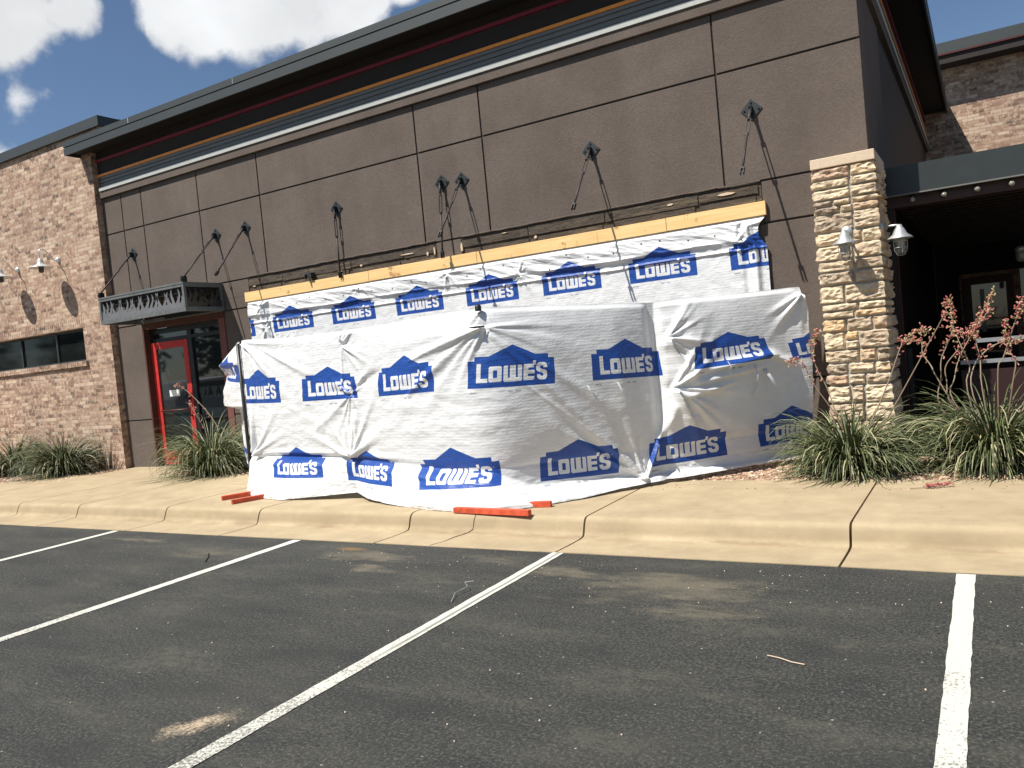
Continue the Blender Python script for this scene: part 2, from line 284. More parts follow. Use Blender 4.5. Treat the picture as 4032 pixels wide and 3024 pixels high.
# ------------------------------------------------------------------ house-wrap material with the printed emblem (UV = emblem coordinates)
def wrap_material():
    t = NT('house_wrap')
    uv = t.N.new('ShaderNodeUVMap'); uv.uv_map = 'print'; sp = t.N.new('ShaderNodeSeparateXYZ'); t.L.new(uv.outputs[0], sp.inputs[0]); X, Y = sp.outputs[0], sp.outputs[1]
    M_ = t.math
    def box(x0, x1, y0, y1):       # >0 inside
        a = M_('SUBTRACT', (x1 - x0) / 2, M_('ABSOLUTE', M_('SUBTRACT', X, (x0 + x1) / 2)))
        b = M_('SUBTRACT', (y1 - y0) / 2, M_('ABSOLUTE', M_('SUBTRACT', Y, (y0 + y1) / 2)))
        return M_('MINIMUM', a, b)
    def rbox(cx, cy, hx, hy, r):   # signed distance to a rounded box, >0 inside
        a = M_('MAXIMUM', M_('SUBTRACT', M_('ABSOLUTE', M_('SUBTRACT', X, cx)), hx - r), 0.0)
        b = M_('MAXIMUM', M_('SUBTRACT', M_('ABSOLUTE', M_('SUBTRACT', Y, cy)), hy - r), 0.0)
        return M_('SUBTRACT', r, M_('SQRT', M_('ADD', M_('MULTIPLY', a, a), M_('MULTIPLY', b, b))))
    def U(*a):
        r = a[0]
        for b in a[1:]: r = M_('MAXIMUM', r, b)
        return r
    def minus(a, b): return M_('MINIMUM', a, M_('MULTIPLY', b, -1.0))
    # outline: body, shoulder step, gable
    slope = M_('SUBTRACT', M_('ADD', 0.352, M_('MULTIPLY', M_('SUBTRACT', 0.26, M_('ABSOLUTE', M_('SUBTRACT', X, 0.5))), 0.47)), Y)
    gable = M_('MINIMUM', slope, M_('SUBTRACT', Y, 0.2))
    gable = M_('MINIMUM', gable, M_('SUBTRACT', 0.3, M_('ABSOLUTE', M_('SUBTRACT', X, 0.5))))
    body = U(box(0, 1, 0, 0.303), box(0.075, 0.925, 0.1, 0.352), gable)
    w = 0.050
    Lt = U(box(0.105, 0.105 + w, 0.060, 0.273), box(0.105, 0.235, 0.060, 0.060 + w * 0.9))
    O = minus(rbox(0.318, 0.149, 0.071, 0.088, 0.022), rbox(0.318, 0.149, 0.023, 0.042, 0.006))
    W = minus(rbox(0.508, 0.147, 0.100, 0.090, 0.020), U(box(0.455, 0.476, 0.100, 0.3), box(0.540, 0.561, 0.100, 0.3)))
    E = minus(rbox(0.683, 0.150, 0.060, 0.090, 0.006), U(box(0.673, 0.8, 0.170, 0.199), box(0.673, 0.8, 0.101, 0.130)))
    A = box(0.732, 0.766, 0.228, 0.276)
    ro = 0.012
    S1 = minus(rbox(0.838, 0.1955, 0.066, 0.0560, 0.045), U(rbox(0.838, 0.196, 0.020, 0.0170, 0.012), box(0.838, 0.92, 0.150, 0.190)))
    S2 = minus(rbox(0.838, 0.1130, 0.066, 0.0560, 0.045), U(rbox(0.838, 0.1125, 0.020, 0.0170, 0.012), box(0.76, 0.838, 0.117, 0.155)))
    T = U(Lt, O, W, E, A, S1, S2)
    reg = rbox(0.926, 0.232, 0.010, 0.010, 0.010)
    # tiny grey print under the emblem
    gm = None
    for (x0, x1) in ((0.03, 0.12), (0.46, 0.51), (0.54, 0.60)):
        q = box(x0, x1, -0.060, -0.040); gm = q if gm is None else M_('MAXIMUM', gm, q)
    tick = t.rng(M_('FRACT', M_('MULTIPLY', X, 90)), 0.3, 0.35)
    gmask = M_('MULTIPLY', t.rng(gm, 0, 0.002), tick)
    v = t.obj(); n1 = t.noise(v, 6, 4); n2 = t.noise(v, 45, 5, 0.7)
    white = t.mix(t.rng(n1, 0.3, 0.7), (0.63, 0.635, 0.63), (0.70, 0.705, 0.705))
    blue = t.mix(t.rng(n2, 0.3, 0.7), (0.012, 0.050, 0.24), (0.018, 0.078, 0.33))
    bmask = t.rng(body, -0.0012, 0.0012); tmask = t.rng(T, -0.0012, 0.0012)
    c = t.mix(bmask, white, blue); c = t.mix(t.math('MULTIPLY', t.rng(reg, 0, 0.002), 0.5), c, (0.3, 0.4, 0.8)); c = t.mix(tmask, c, white); c = t.mix(gmask, c, (0.22, 0.24, 0.27))
    # crinkle: fine woven ribs + irregular wrinkles
    w1 = t.noise(t.obj((1.0, 1.0, 1.7)), 9, 5, 0.6); w2 = t.noise(t.obj((2.2, 2.2, 1)), 30, 4, 0.7)
    rib = t.N.new('ShaderNodeTexWave'); rib.wave_type = 'BANDS'; rib.bands_direction = 'Z'; rib.inputs['Scale'].default_value = 11
    rib.inputs['Distortion'].default_value = 5; rib.inputs['Detail'].default_value = 3; rib.inputs['Detail Scale'].default_value = 4; t.L.new(v, rib.inputs['Vector'])
    nrm = t.bump(w1, 0.35, 0.013); nrm = t.bump(w2, 0.4, 0.005, nrm); nrm = t.bump(rib.outputs['Fac'], 0.2, 0.004, nrm)
    return t.fin(c, 0.38, nrm, 0.0, Specular_IOR_Level=0.4)
MT['wrap'] = wrap_material()

# ------------------------------------------------------------------ mesh helpers
class MB:
    def __init__(s): s.v = []; s.f = []; s.tint = []
    def quadbox(s, x0, x1, y0, y1, z0, z1):
        b = len(s.v); s.v += [(x, y, z) for z in (z0, z1) for y in (y0, y1) for x in (x0, x1)]
        s.f += [[b + i for i in q] for q in ((0, 2, 3, 1), (4, 5, 7, 6), (0, 1, 5, 4), (2, 6, 7, 3), (0, 4, 6, 2), (1, 3, 7, 5))]; return s
    def box(s, *a): return s.quadbox(*a)
    def hexa(s, pts):
        b = len(s.v); s.v += [tuple(p) for p in pts]
        s.f += [[b + i for i in q] for q in ((0, 3, 2, 1), (4, 5, 6, 7), (0, 1, 5, 4), (1, 2, 6, 5), (2, 3, 7, 6), (3, 0, 4, 7))]; return s
    def bar(s, p, q, w, h, up=(0, 0, 1)):
        p, q = Vector(p), Vector(q); d = (q - p).normalized(); u = Vector(up); r = d.cross(u).normalized(); u = r.cross(d)
        a = [-r * w / 2 - u * h / 2, r * w / 2 - u * h / 2, r * w / 2 + u * h / 2, -r * w / 2 + u * h / 2]
        return s.hexa([p + x for x in a] + [q + x for x in a])
    def tube(s, pts, rad, n=8, cap=True):
        pts = [Vector(p) for p in pts]; k = len(pts); rr = rad if isinstance(rad, (list, tuple)) else [rad] * k
        base = len(s.v); prev = None
        for i, p in enumerate(pts):
            d = (pts[min(i + 1, k - 1)] - pts[max(i - 1, 0)]).normalized()
            if prev is None: u = d.orthogonal().normalized()
            else: u = (prev - d * prev.dot(d)).normalized()
            prev = u; w = d.cross(u)
            for j in range(n):
                a = 2 * math.pi * j / n; s.v.append(tuple(p + (u * math.cos(a) + w * math.sin(a)) * rr[i]))
        for i in range(k - 1):
            for j in range(n):
                s.f.append([base + i * n + j, base + i * n + (j + 1) % n, base + (i + 1) * n + (j + 1) % n, base + (i + 1) * n + j])
        if cap: s.f.append([base + j for j in reversed(range(n))]); s.f.append([base + (k - 1) * n + j for j in range(n)])
        return s
    def lathe(s, c, prof, n=24, axis=Vector((0, 0, 1))):
        c = Vector(c); q = Vector((0, 0, 1)).rotation_difference(axis); b = len(s.v)
        for (r, z) in prof:
            for j in range(n):
                a = 2 * math.pi * j / n; s.v.append(tuple(c + q @ Vector((r * math.cos(a), r * math.sin(a), z))))
        for i in range(len(prof) - 1):
            for j in range(n):
                s.f.append([b + i * n + j, b + i * n + (j + 1) % n, b + (i + 1) * n + (j + 1) % n, b + (i + 1) * n + j])
        return s
    def prism(s, poly, fn, t0, t1):   # poly 2-D, fn(u,v,t)->xyz
        n = len(poly); b = len(s.v); s.v += [fn(u, v, t0) for u, v in poly] + [fn(u, v, t1) for u, v in poly]
        s.f.append([b + i for i in reversed(range(n))]); s.f.append([b + n + i for i in range(n)])
        for i in range(n): s.f.append([b + i, b + (i + 1) % n, b + n + (i + 1) % n, b + n + i])
        return s
    def build(s, name, mat, parent=None, smooth=False, bevel=0.0):
        me = bpy.data.meshes.new(name); me.from_pydata([tuple(v) for v in s.v], [], s.f); me.materials.append(MT[mat]); me.validate()
        if smooth or bevel or True:
            bm = bmesh.new(); bm.from_mesh(me); bmesh.ops.recalc_face_normals(bm, faces=bm.faces)
            if bevel: bmesh.ops.bevel(bm, geom=bm.edges[:], offset=bevel, segments=2, affect='EDGES', clamp_overlap=True, profile=0.5)
            bm.to_mesh(me); bm.free()
        if smooth:
            for p in me.polygons: p.use_smooth = True
        o = bpy.data.objects.new(name, me); COL.objects.link(o)
        if parent: o.parent = parent; o.matrix_parent_inverse = parent.matrix_world.inverted()
        return o
def link(name, me, parent=None):
    o = bpy.data.objects.new(name, me); COL.objects.link(o)
    if parent: o.parent = parent; o.matrix_parent_inverse = parent.matrix_world.inverted()
    return o
def tag(o, label=None, cat=None, group=None, kind=None):
    if label: o['label'] = label
    if cat: o['category'] = cat
    if group: o['group'] = group
    if kind: o['kind'] = kind
    return o
def thing(name, label, cat, loc=(0, 0, 0), group=None):
    o = bpy.data.objects.new(name, None); COL.objects.link(o); o.location = loc; o.empty_display_size = 0.1
    o.matrix_world = Matrix.Translation(loc)
    return tag(o, label, cat, group)
def struct(o): o['kind'] = 'structure'; return o
def copy_tree(o, delta, parent=None):
    c = o.copy(); COL.objects.link(c)
    if parent is not None: c.parent = parent
    else: c.location = Vector(o.location) + Vector(delta)
    for ch in [x for x in bpy.data.objects if x.parent == o]: copy_tree(ch, delta, c)
    return c
def fattr(o, name, vals, domain='FACE'):
    a = o.data.attributes.new(name, 'FLOAT', domain); a.data.foreach_set('value', np.asarray(vals, dtype=np.float32))

# ------------------------------------------------------------------ ground
JX = [-26, -22.3, -18.6, -14.9, -11.43, -10.03, -8.28, -6.73, -4.71, -2.92, -0.90, 1.1, 3.1, 5.1, 9, 13]
def ground_():
    struct(MB().box(-250, 250, -250, 250, -0.9, -0.30).build('ground', 'dirt'))
    b = MB(); b.v = [(-60, -45, 0), (50, -45, 0), (50, 5.292, 0), (-60, 5.292, 0)]; b.f = [[0, 1, 2, 3]]
    struct(b.build('parking_lot', 'asphalt'))
    prof = [(5.29, -0.12), (5.29, 0.006), (5.50, 0.0), (5.70, -0.002), (5.765, 0.003), (5.785, 0.02), (5.80, 0.06), (5.815, 0.10), (5.832, 0.128), (5.855, 0.144), (5.89, 0.150), (6.0, 0.150)]
    back = 9.6
    b = MB(); g = 0.0085; rnd = random.Random(4)
    for i in range(len(JX) - 1):
        xa, xb = JX[i] + g, JX[i + 1] - g; n = max(2, int((xb - xa) / 0.25)); base = len(b.v); m = len(prof)
        for k in range(n + 1):
            x = xa + (xb - xa) * k / n
            for (y, z) in prof:
                w = 0.003 * mnoise.noise(Vector((x * 2.2, y * 9, z * 7))); b.v.append((x, y + w * (0 if y > 5.95 else 1.2), z + (w if 0 < z < 0.149 else 0)))
        for k in range(n):
            for j in range(m - 1): b.f.append([base + k * m + j, base + k * m + j + 1, base + (k + 1) * m + j + 1, base + (k + 1) * m + j])
        for xx, kk in ((xa, 0), (xb, n)):
            e = len(b.v); b.v += [(xx, y, -0.13) for (y, z) in prof]
            for j in range(1, m - 1): b.f.append([base + kk * m + j, base + kk * m + j + 1, e + j + 1, e + j])
    o = struct(b.build('curb', 'concrete', smooth=True))
    try:
        o.data.set_sharp_from_angle(angle=R(50))
    except Exception: pass
    struct(MB().box(-26, 13, 5.295, 5.99, -0.25, -0.025).build('curb_footing', 'joint'))
    # sidewalk slabs (joints left open), depth varies along the front
    b = MB()
    def edge(x): return 7.45 if x > -3.2 else 8.05
    for i in range(len(JX) - 1):
        xa, xb = JX[i] + g, JX[i + 1] - g
        b.box(xa, xb, 6.002, 7.25, 0.03, 0.150)
        if xb > -3.3: b.box(xa, xb, 7.26, 7.47, 0.03, 0.150)
        elif xb > -14: b.box(xa, xb, 7.26, 8.03, 0.03, 0.150)
    # apron to the door and the splay beside the left bed
    b.v += [(-14.8, 7.26, 0.03), (-13.0, 7.26, 0.03), (-13.0, 8.35, 0.03), (-14.8, 7.26, 0.150), (-13.0, 7.26, 0.150), (-13.0, 8.35, 0.150)] if False else []
    b.box(-13.3, -11.55, 8.04, 9.05, 0.03, 0.149)
    struct(b.build('sidewalk', 'concrete'))
    struct(MB().box(-26, 13, 6.0, 9.6, -0.25, 0.137).build('planting_bed', 'gravel'))
    c = MB(); x, y = -3.985, 5.30; rr = random.Random(2)
    pts = [(5.30, 0.006), (5.45, 0.002), (5.6, 0.003), (5.76, 0.006), (5.79, 0.034), (5.812, 0.10), (5.835, 0.136), (5.88, 0.154), (5.95, 0.155)]
    c.tube([(x + rr.uniform(-.02, .02) - (5.9 - y) * 0.25, y - 0.001, z - .001) for y, z in pts], 0.0028, 5)
    tag(c.build('curb_crack', 'joint'), None, None); bpy.data.objects['curb_crack']['kind'] = 'structure'
ground_()

def lines():
    rnd = random.Random(8)
    for i, (x, xe) in enumerate([(-13.86, -13.86), (-11.12, -11.12), (-8.40, -8.40), (-5.62, -5.62), (-2.895, -2.895), (-0.205, -0.205), (2.53, 2.53), (5.26, 5.26)]):
        b = MB(); n = 90; y1 = 5.285 - (0.02 if i != 4 else 0.0); y0 = -0.6; wob = [rnd.uniform(-.003, .003) for _ in range(2 * n + 4)]
        for k in range(n + 1):
            y = y0 + (y1 - y0) * k / n; h = 0.048
            b.v += [(x - h + wob[k], y, 0.004), (x + h + wob[n + k], y, 0.004)]
        for k in range(n): b.f.append([2 * k, 2 * k + 1, 2 * k + 3, 2 * k + 2])
        struct(b.build('parking_line', 'paint'))
lines()

def pebbles():
    rnd = random.Random(5); V = []; F = []; T = []
    ico = bmesh.new(); bmesh.ops.create_icosphere(ico, subdivisions=1, radius=1.0); iv = [v.co.copy() for v in ico.verts]; fi = [[v.index for v in f.verts] for f in ico.faces]; ico.free()
    def area(n, x0, x1, y0, y1, s0, s1, z=0.14):
        for _ in range(n):
            x = rnd.uniform(x0, x1); y = rnd.uniform(y0, y1); s = rnd.uniform(s0, s1); q = Matrix.Rotation(rnd.uniform(0, 6.28), 3, 'Z') @ Matrix.Rotation(rnd.uniform(-.4, .4), 3, 'X')
            b = len(V); sc = Vector((s * rnd.uniform(.8, 1.4), s, s * rnd.uniform(.4, .75)))
            for v in iv: w = q @ Vector((v.x * sc.x, v.y * sc.y, v.z * sc.z)); V.append((x + w.x, y + w.y, z + w.z + s * .1))
            tt = rnd.random()
            for f in fi: F.append([b + i for i in f]); T.append(tt)
    area(5200, -3.2, 1.2, 7.47, 8.8, .008, .024)
    area(1500, -11.5, -7.6, 8.04, 8.8, .010, .026); area(1700, -17.5, -13.4, 7.28, 8.6, .012, .028)
    area(60, -3.0, 1.0, 7.0, 7.45, .006, .012, .152)
    me = bpy.data.meshes.new('gravel'); me.from_pydata(V, [], F); me.materials.append(MT['pebble'])
    o = link('gravel_stones', me); fattr(o, 'tint', T); tag(o, 'loose pinkish tan gravel in the planting beds along the wall', 'gravel', kind='stuff')
pebbles()

# ------------------------------------------------------------------ stucco building
YW = 8.87; XL, XR = -13.54, -0.92
def stucco_building():
    t = thing('stucco_building', 'brown stucco restaurant front with dark flat overhanging roof and scored panel joints', 'building', (-7.2, 8.87, 0.15))
    # wall panels with open joints; door opening x -12.72..-10.58 up to 2.84
    xs = [XL, -12.91, -12.355, -10.90, -9.49, -6.44, -5.40, -2.37, XR]; zs = [0.10, 0.986, 2.665, 3.115, 4.335, 4.99]
    g = 0.011; b = MB(); th = 0.02
    DX0, DX1, DZ = -12.72, -10.58, 2.84
    xs2 = sorted(xs)
    for iz in range(len(zs) - 1):
        z0, z1 = zs[iz], zs[iz + 1]
        if z1 <= 2.7: cols = [XL, -12.90, DX0, DX1, -9.49, -6.44, -5.40, -2.37, -1.456, XR] if False else [XL, DX0, DX1, -9.49, -6.44, -5.40, -2.37, XR]
        elif z0 < 3.0: cols = [XL, -12.91, -12.355, -10.90, -9.93, -6.28, -5.86, -1.99, XR]
        else: cols = xs2
        for a, c in zip(cols[:-1], cols[1:]):
            if a == DX0 and c == DX1: continue
            zz0, zz1 = z0 + g, z1 - g
            if z0 == 2.665:
                if (a, c) in ((-9.93, -6.28), (-5.86, -1.99)): continue
                if a == -12.355 or a == -12.91: zz0 = DZ + 0.01
                if a == -10.90: zz0 = DZ + 0.01; b.box(DX1 + .005, c - g, YW + .0005, YW + th, z0 + g, DZ + .0095)
            b.box(a + (g if a != XL else 0), c - (g if c != XR else 0), YW, YW + th, zz0, zz1)
    b.build('wall_panel', 'stucco', t, bevel=0.004)
    k = MB(); yb = YW + 0.018
    k.box(XL + .002, DX0, yb, YW + .30, 0.1, 5.8); k.box(DX1, XR - .03, yb, YW + .30, 0.1, 5.8); k.box(DX0, DX1, yb, YW + .30, DZ, 5.8)
    k.build('wall_core', 'joint', t)
    # right return wall
    r = MB(); r.box(XR - .03, XR, YW + .021, 10.75, 0.1, 5.15); r.build('side_wall', 'stucco', t)
    MB().box(XR - .05, XR - .012, 10.75, 19.7, 0.1, 5.15).build('side_siding', 'dark_wood', t)
    for (z0, z1, p, m) in [(4.985, 5.105, .05, 'stucco'), (5.105, 5.168, .068, 'silver'), (5.168, 5.36, .02, 'band'), (5.362, 5.402, .045, 'orange_strip'), (5.402, 5.622, .012, 'brown_board'), (5.622, 5.668, .04, 'red_strip'), (5.668, 5.80, .008, 'brown_board')]:
        nm = {'stucco': 'cornice_ledge', 'silver': 'silver_trim', 'band': 'corrugated_band', 'orange_strip': 'orange_strip', 'brown_board': 'frieze_board', 'red_strip': 'red_strip'}[m]
        q = MB()
        if m == 'band':
            nz = 9
            for i in range(3):
                za = z0 + (z1 - z0) * i / 3; zb = za + (z1 - z0) / 3
                q.box(XL + .15, XR + p + .012, YW - p - .012, YW, za + .022, zb - .002); q.box(XL + .15, XR + p - .002, YW - p + .004, YW, za, za + .022)
                q.box(XR - .02, XR + p + .012, YW + .001, 19.7, za + .022, zb - .002); q.box(XR - .02, XR + p - .002, YW + .001, 19.7, za, za + .022)
        else:
            xl = XL + (.14 if m == 'silver' else 0.0)
            q.box(xl, XR + p, YW - p, YW, z0, z1 - .001); q.box(XR - .02, XR + p, YW + .001, 19.7, z0, z1 - .001)
        q.build(nm, m, t)
    # roof: fascia in two steps with a shadow gap, flat soffit
    x0, x1, y0, y1 = -13.76, -0.46, 8.45, 20.6
    f = MB(); f.box(x0, x1, y0, y1, 5.895, 5.99); f.box(x0 + .012, x1 - .012, y0 + .02, y1, 5.878, 5.895); f.box(x0 + .004, x1 - .004, y0 + .005, y0 + .03, 5.755, 5.878)
    f.box(x0 + .004, x0 + .03, y0 + .03, y1, 5.755, 5.878); f.box(x1 - .03, x1 - .004, y0 + .03, y1, 5.755, 5.878)
    f.build('roof_fascia', 'fascia', t)
    MB().box(x0 + .032, x1 - .032, y0 + .032, y1, 5.80, 5.87).build('soffit', 'soffit', t)
    for xa, xb in ((-11.885, -11.873), (-5.0, -4.99), (-9.35, -9.343)): MB().box(xa, xb, y0 - .003, y0, 5.90, 5.985).build('fascia_joint', 'silver', t)
    # scar where an awning was taken off
    for xa, xb in ((-9.93, -6.28), (-5.86, -1.99)): MB().box(xa, xb, YW + .012, YW + .0175, 2.66, 3.12).build('bare_sheathing', 'scar', t)
    rr = random.Random(7)
    for xa, xb in ((-9.93, -6.28), (-5.86, -1.99)):
        x = xa
        while x < xb - .2:
            w = min(rr.uniform(.5, 1.3), xb - x - .02)
            d = MB(); d.box(x, x + w - .012, YW - .004 - rr.uniform(0, .006), YW + .011, 2.985 + rr.uniform(-.01, .01), 3.085 + rr.uniform(-.008, .008)); 
            d.build('torn_board', 'scar', t); MB().box(x + .1, x + w - rr.uniform(0, .1), YW - .001, YW + .011, 2.90, 2.965 + rr.uniform(-.02, .01)).build('torn_board', 'scar', t); x += w
    for (x, z, w, h) in [(-6.75, 3.03, .30, .018), (-6.42, 2.985, .05, .06), (-6.3, 3.0, .03, .13), (-5.86, 2.99, .035, .15), (-5.2, 3.07, .10, .014), (-4.75, 2.95, .05, .05), (-3.0, 3.04, .08, .03), (-2.35, 3.04, .22, .035), (-8.0, 2.96, .10, .014), (-7.6, 2.99, .05, .03), (-9.8, 2.97, .06, .02)]:
        p = [(x + w / 2 * math.cos(a) * rr.uniform(.6, 1.1), z + h / 2 * math.sin(a) * rr.uniform(.6, 1.1)) for a in [k * .785 for k in range(8)]]
        MB().prism(p, lambda u, v, tt: (u, tt, v), YW - .016, YW - .002).build('foam_scrap', 'cap_stone', t)
    # caulk bead on the upper edge
    for xa, xb, z in ((-9.93, -6.28, 3.135), (-5.86, -2.45, 3.125), (-2.45, -1.99, 3.12)):
        n = int((xb - xa) / .12); MB().tube([(xa + (xb - xa) * i / n, YW - .004, z + rr.uniform(-.006, .006)) for i in range(n + 1)], .009, 6).build('caulk_bead', 'stucco', t)
    # entrance
    e = thing('x', None, None)
    bpy.data.objects.remove(e)
    yr = 8.985
    MB().box(DX1 - .0, DX1 - .145, YW - .012, YW + .10, 0.15, 2.56).build('door_trim', 'trim_red', t)
    MB().box(DX0 + .002, DX1 - .002, YW - .012, YW + .10, 2.561, 2.838).build('door_header', 'trim_brown', t)
    MB().box(DX0 + .001, DX0 + .035, YW - .008, yr, 0.15, 2.56).build('door_jamb', 'trim_brown', t)
    fr = MB(); fr.box(-12.684, -10.726, yr, yr + .06, 2.47, 2.56); fr.box(-12.684, -10.726, yr - .003, yr + .06, 2.325, 2.385)
    fr.box(-11.69, -11.585, yr - .006, yr + .06, 0.15, 2.47); fr.box(-10.775, -10.726, yr - .002, yr + .06, 0.15, 2.47); fr.box(-12.684, -12.60, yr - .002, yr + .06, 2.385, 2.47); fr.box(-11.585, -10.775, yr - .004, yr + .06, 0.15, 0.32)
    fr.box(-11.585, -10.775, yr - .008, yr + .02, 0.945, 0.965)
    fr.build('entrance_frame', 'black', t)
    gl = MB(); gl.box(-12.6, -11.69, yr + .03, yr + .034, 2.385, 2.47); gl.box(-11.585, -10.775, yr + .03, yr + .034, 2.385, 2.47); gl.build('transom_pane', 'glass', t)
    MB().box(-11.585, -10.775, yr + .03, yr + .034, 0.32, 2.325).build('sidelight_pane', 'glass', t)
    dr = MB().box(-12.684, -12.55, yr - .015, yr + .03, 0.17, 2.32).box(-11.815, -11.695, yr - .015, yr + .03, 0.17, 2.32).box(-12.549, -11.816, yr - .014, yr + .03, 2.20, 2.319).box(-12.549, -11.816, yr - .014, yr + .03, 0.171, 0.40)
    dob = dr.build('door', 'red_paint', t, bevel=.004)
    MB().box(-12.549, -11.816, yr + .004, yr + .008, 0.401, 2.199).build('door_pane', 'glass', dob)
    hb = MB(); hb.tube([(-12.54, yr - .045, 1.12), (-11.82, yr - .045, 1.12)], .014, 8); hb.tube([(-11.76, yr - .05, 1.0), (-11.76, yr - .05, 1.32)], .012, 8); hb.box(-11.78, -11.74, yr - .05, yr - .016, 1.0, 1.03); hb.box(-11.78, -11.74, yr - .05, yr - .016, 1.29, 1.32)
    hb.build('door_handle', 'dark_red', dob, smooth=True)
    MB().box(-12.32, -12.05, yr + .0005, yr + .003, 1.36, 1.47).build('door_notice', 'white_paper', dob)
    # interior dark behind the entrance
    MB().box(DX0, DX1, YW + .5, YW + .55, .1, 2.9).build('entry_back', 'black', t)
    return t
stucco_building()

# ------------------------------------------------------------------ brick wings
def brick_wing():
    t = thing('brick_wing', 'tan and pink brick wall with dark metal coping left of the stucco front', 'building', (-16, 8.75, 0.1))
    yf = 8.75; b = MB(); X0 = -25.0; X1 = -13.46
    wx0, wx1, wz0, wz1 = -17.9, -14.27, 2.16, 2.765
    b.box(X0, wx0, yf, yf + .3, 0.1, 5.9); b.box(wx1, X1, yf, yf + .3, 0.1, 5.9); b.box(wx0, wx1, yf, yf + .3, wz1, 5.9); b.box(wx0, wx1, yf, yf + .3, 0.1, wz0)
    b.box(X0, -13.10, yf, yf + .3, 5.9, 6.19)
    b.build('wall', 'brick', t)
    MB().box(X1, X1 + .003, yf + .0, yf + .3, 0.1, 5.9).box(-13.099, -13.096, yf, 14, 5.99, 6.19).build('wall_return', 'brick_side', t)
    c = MB(); c.box(X0, -13.06, yf - .05, yf + .34, 6.19, 6.36); c.box(-13.40, -13.05, yf + .341, 14, 6.191, 6.361); c.box(X0, -13.055, yf - .06, yf + .1, 6.18, 6.205)
    c.build('coping', 'fascia', t)
    # rowlock course over the window, sill below
    r = MB(); s = MB(); x = wx0 - .05
    while x < wx1 + .02:
        r.box(x, x + .059, yf - .004, yf + .1, wz1 + .004, wz1 + .20); s.box(x, x + .059, yf - .045, yf + .14, wz0 - .10, wz0 - .006); x += .068
    r.build('window_head', 'brick', t); s.build('window_sill', 'brick', t)
    w = MB(); yy = yf + .12
    w.box(wx0, wx1, yy, yy + .05, wz1 - .04, wz1); w.box(wx0, wx1, yy, yy + .05, wz0, wz0 + .035)
    for xm in (-17.9, -16.63, -15.38, -14.31): w.box(xm, xm + .05, yy - .01, yy + .05, wz0, wz1)
    wo = w.build('window', 'dark_metal', t)
    for xa, xb in ((-17.85, -16.63), (-16.58, -15.38), (-15.33, -14.31)): MB().box(xa, xb, yy + .02, yy + .024, wz0 + .035, wz1 - .04).build('pane', 'glass_dim', wo)
brick_wing()

def rear_wing():
    t = thing('rear_brick_wing', 'tall brick wall with red trimmed metal coping rising behind the dark patio roof', 'building', (3, 19.8, 0.1))
    b = MB(); y = 19.8
    b.box(-1.6, -0.46, y, y + .3, .1, 7.0); b.box(-.46, .50, y, y + .3, 2.22, 7.0); b.box(.50, .62, y, y + .3, .1, 7.0); b.box(.62, 1.9, y, y + .3, 2.4, 7.0); b.box(.62, 1.9, y, y + .3, .1, .9); b.box(1.9, 9, y, y + .3, .1, 7.0)
    b.build('wall', 'brick', t)
    MB().box(-1.6, 9, y - .50, y + .4, 6.86, 7.08).build('coping', 'fascia', t)
    MB().box(-1.6, 9, y - .502, y - .46, 6.825, 6.86).build('red_trim', 'dark_red', t)
    MB().box(-1.6, 9, y - .46, y, 6.66, 6.85).build('eave_box', 'brown_board', t)
    d = MB().box(-.47, -.40, y + .01, y + .05, .1, 2.25).box(.49, .51, y + .01, y + .05, .1, 2.25).box(-.40, .49, y + .012, y + .05, 2.2, 2.25).box(-.40, -.27, y - .03, y + .05, .15, 2.20).box(.36, .49, y - .03, y + .05, .15, 2.20).box(-.27, .36, y - .03, y + .05, 2.06, 2.20).box(-.27, .36, y - .03, y + .05, .15, .45).build('patio_door', 'dark_red', t)
    MB().box(-.27, .36, y, y + .005, .45, 2.06).build('pane', 'glass', d)
    MB().box(-.12, -.04, y - .035, y - .028, 1.05, 1.95).build('door_handle', 'silver', d)
    MB().box(.62, 1.9, y + .03, y + .035, .9, 2.4).build('window_pane', 'glass', t)
rear_wing()

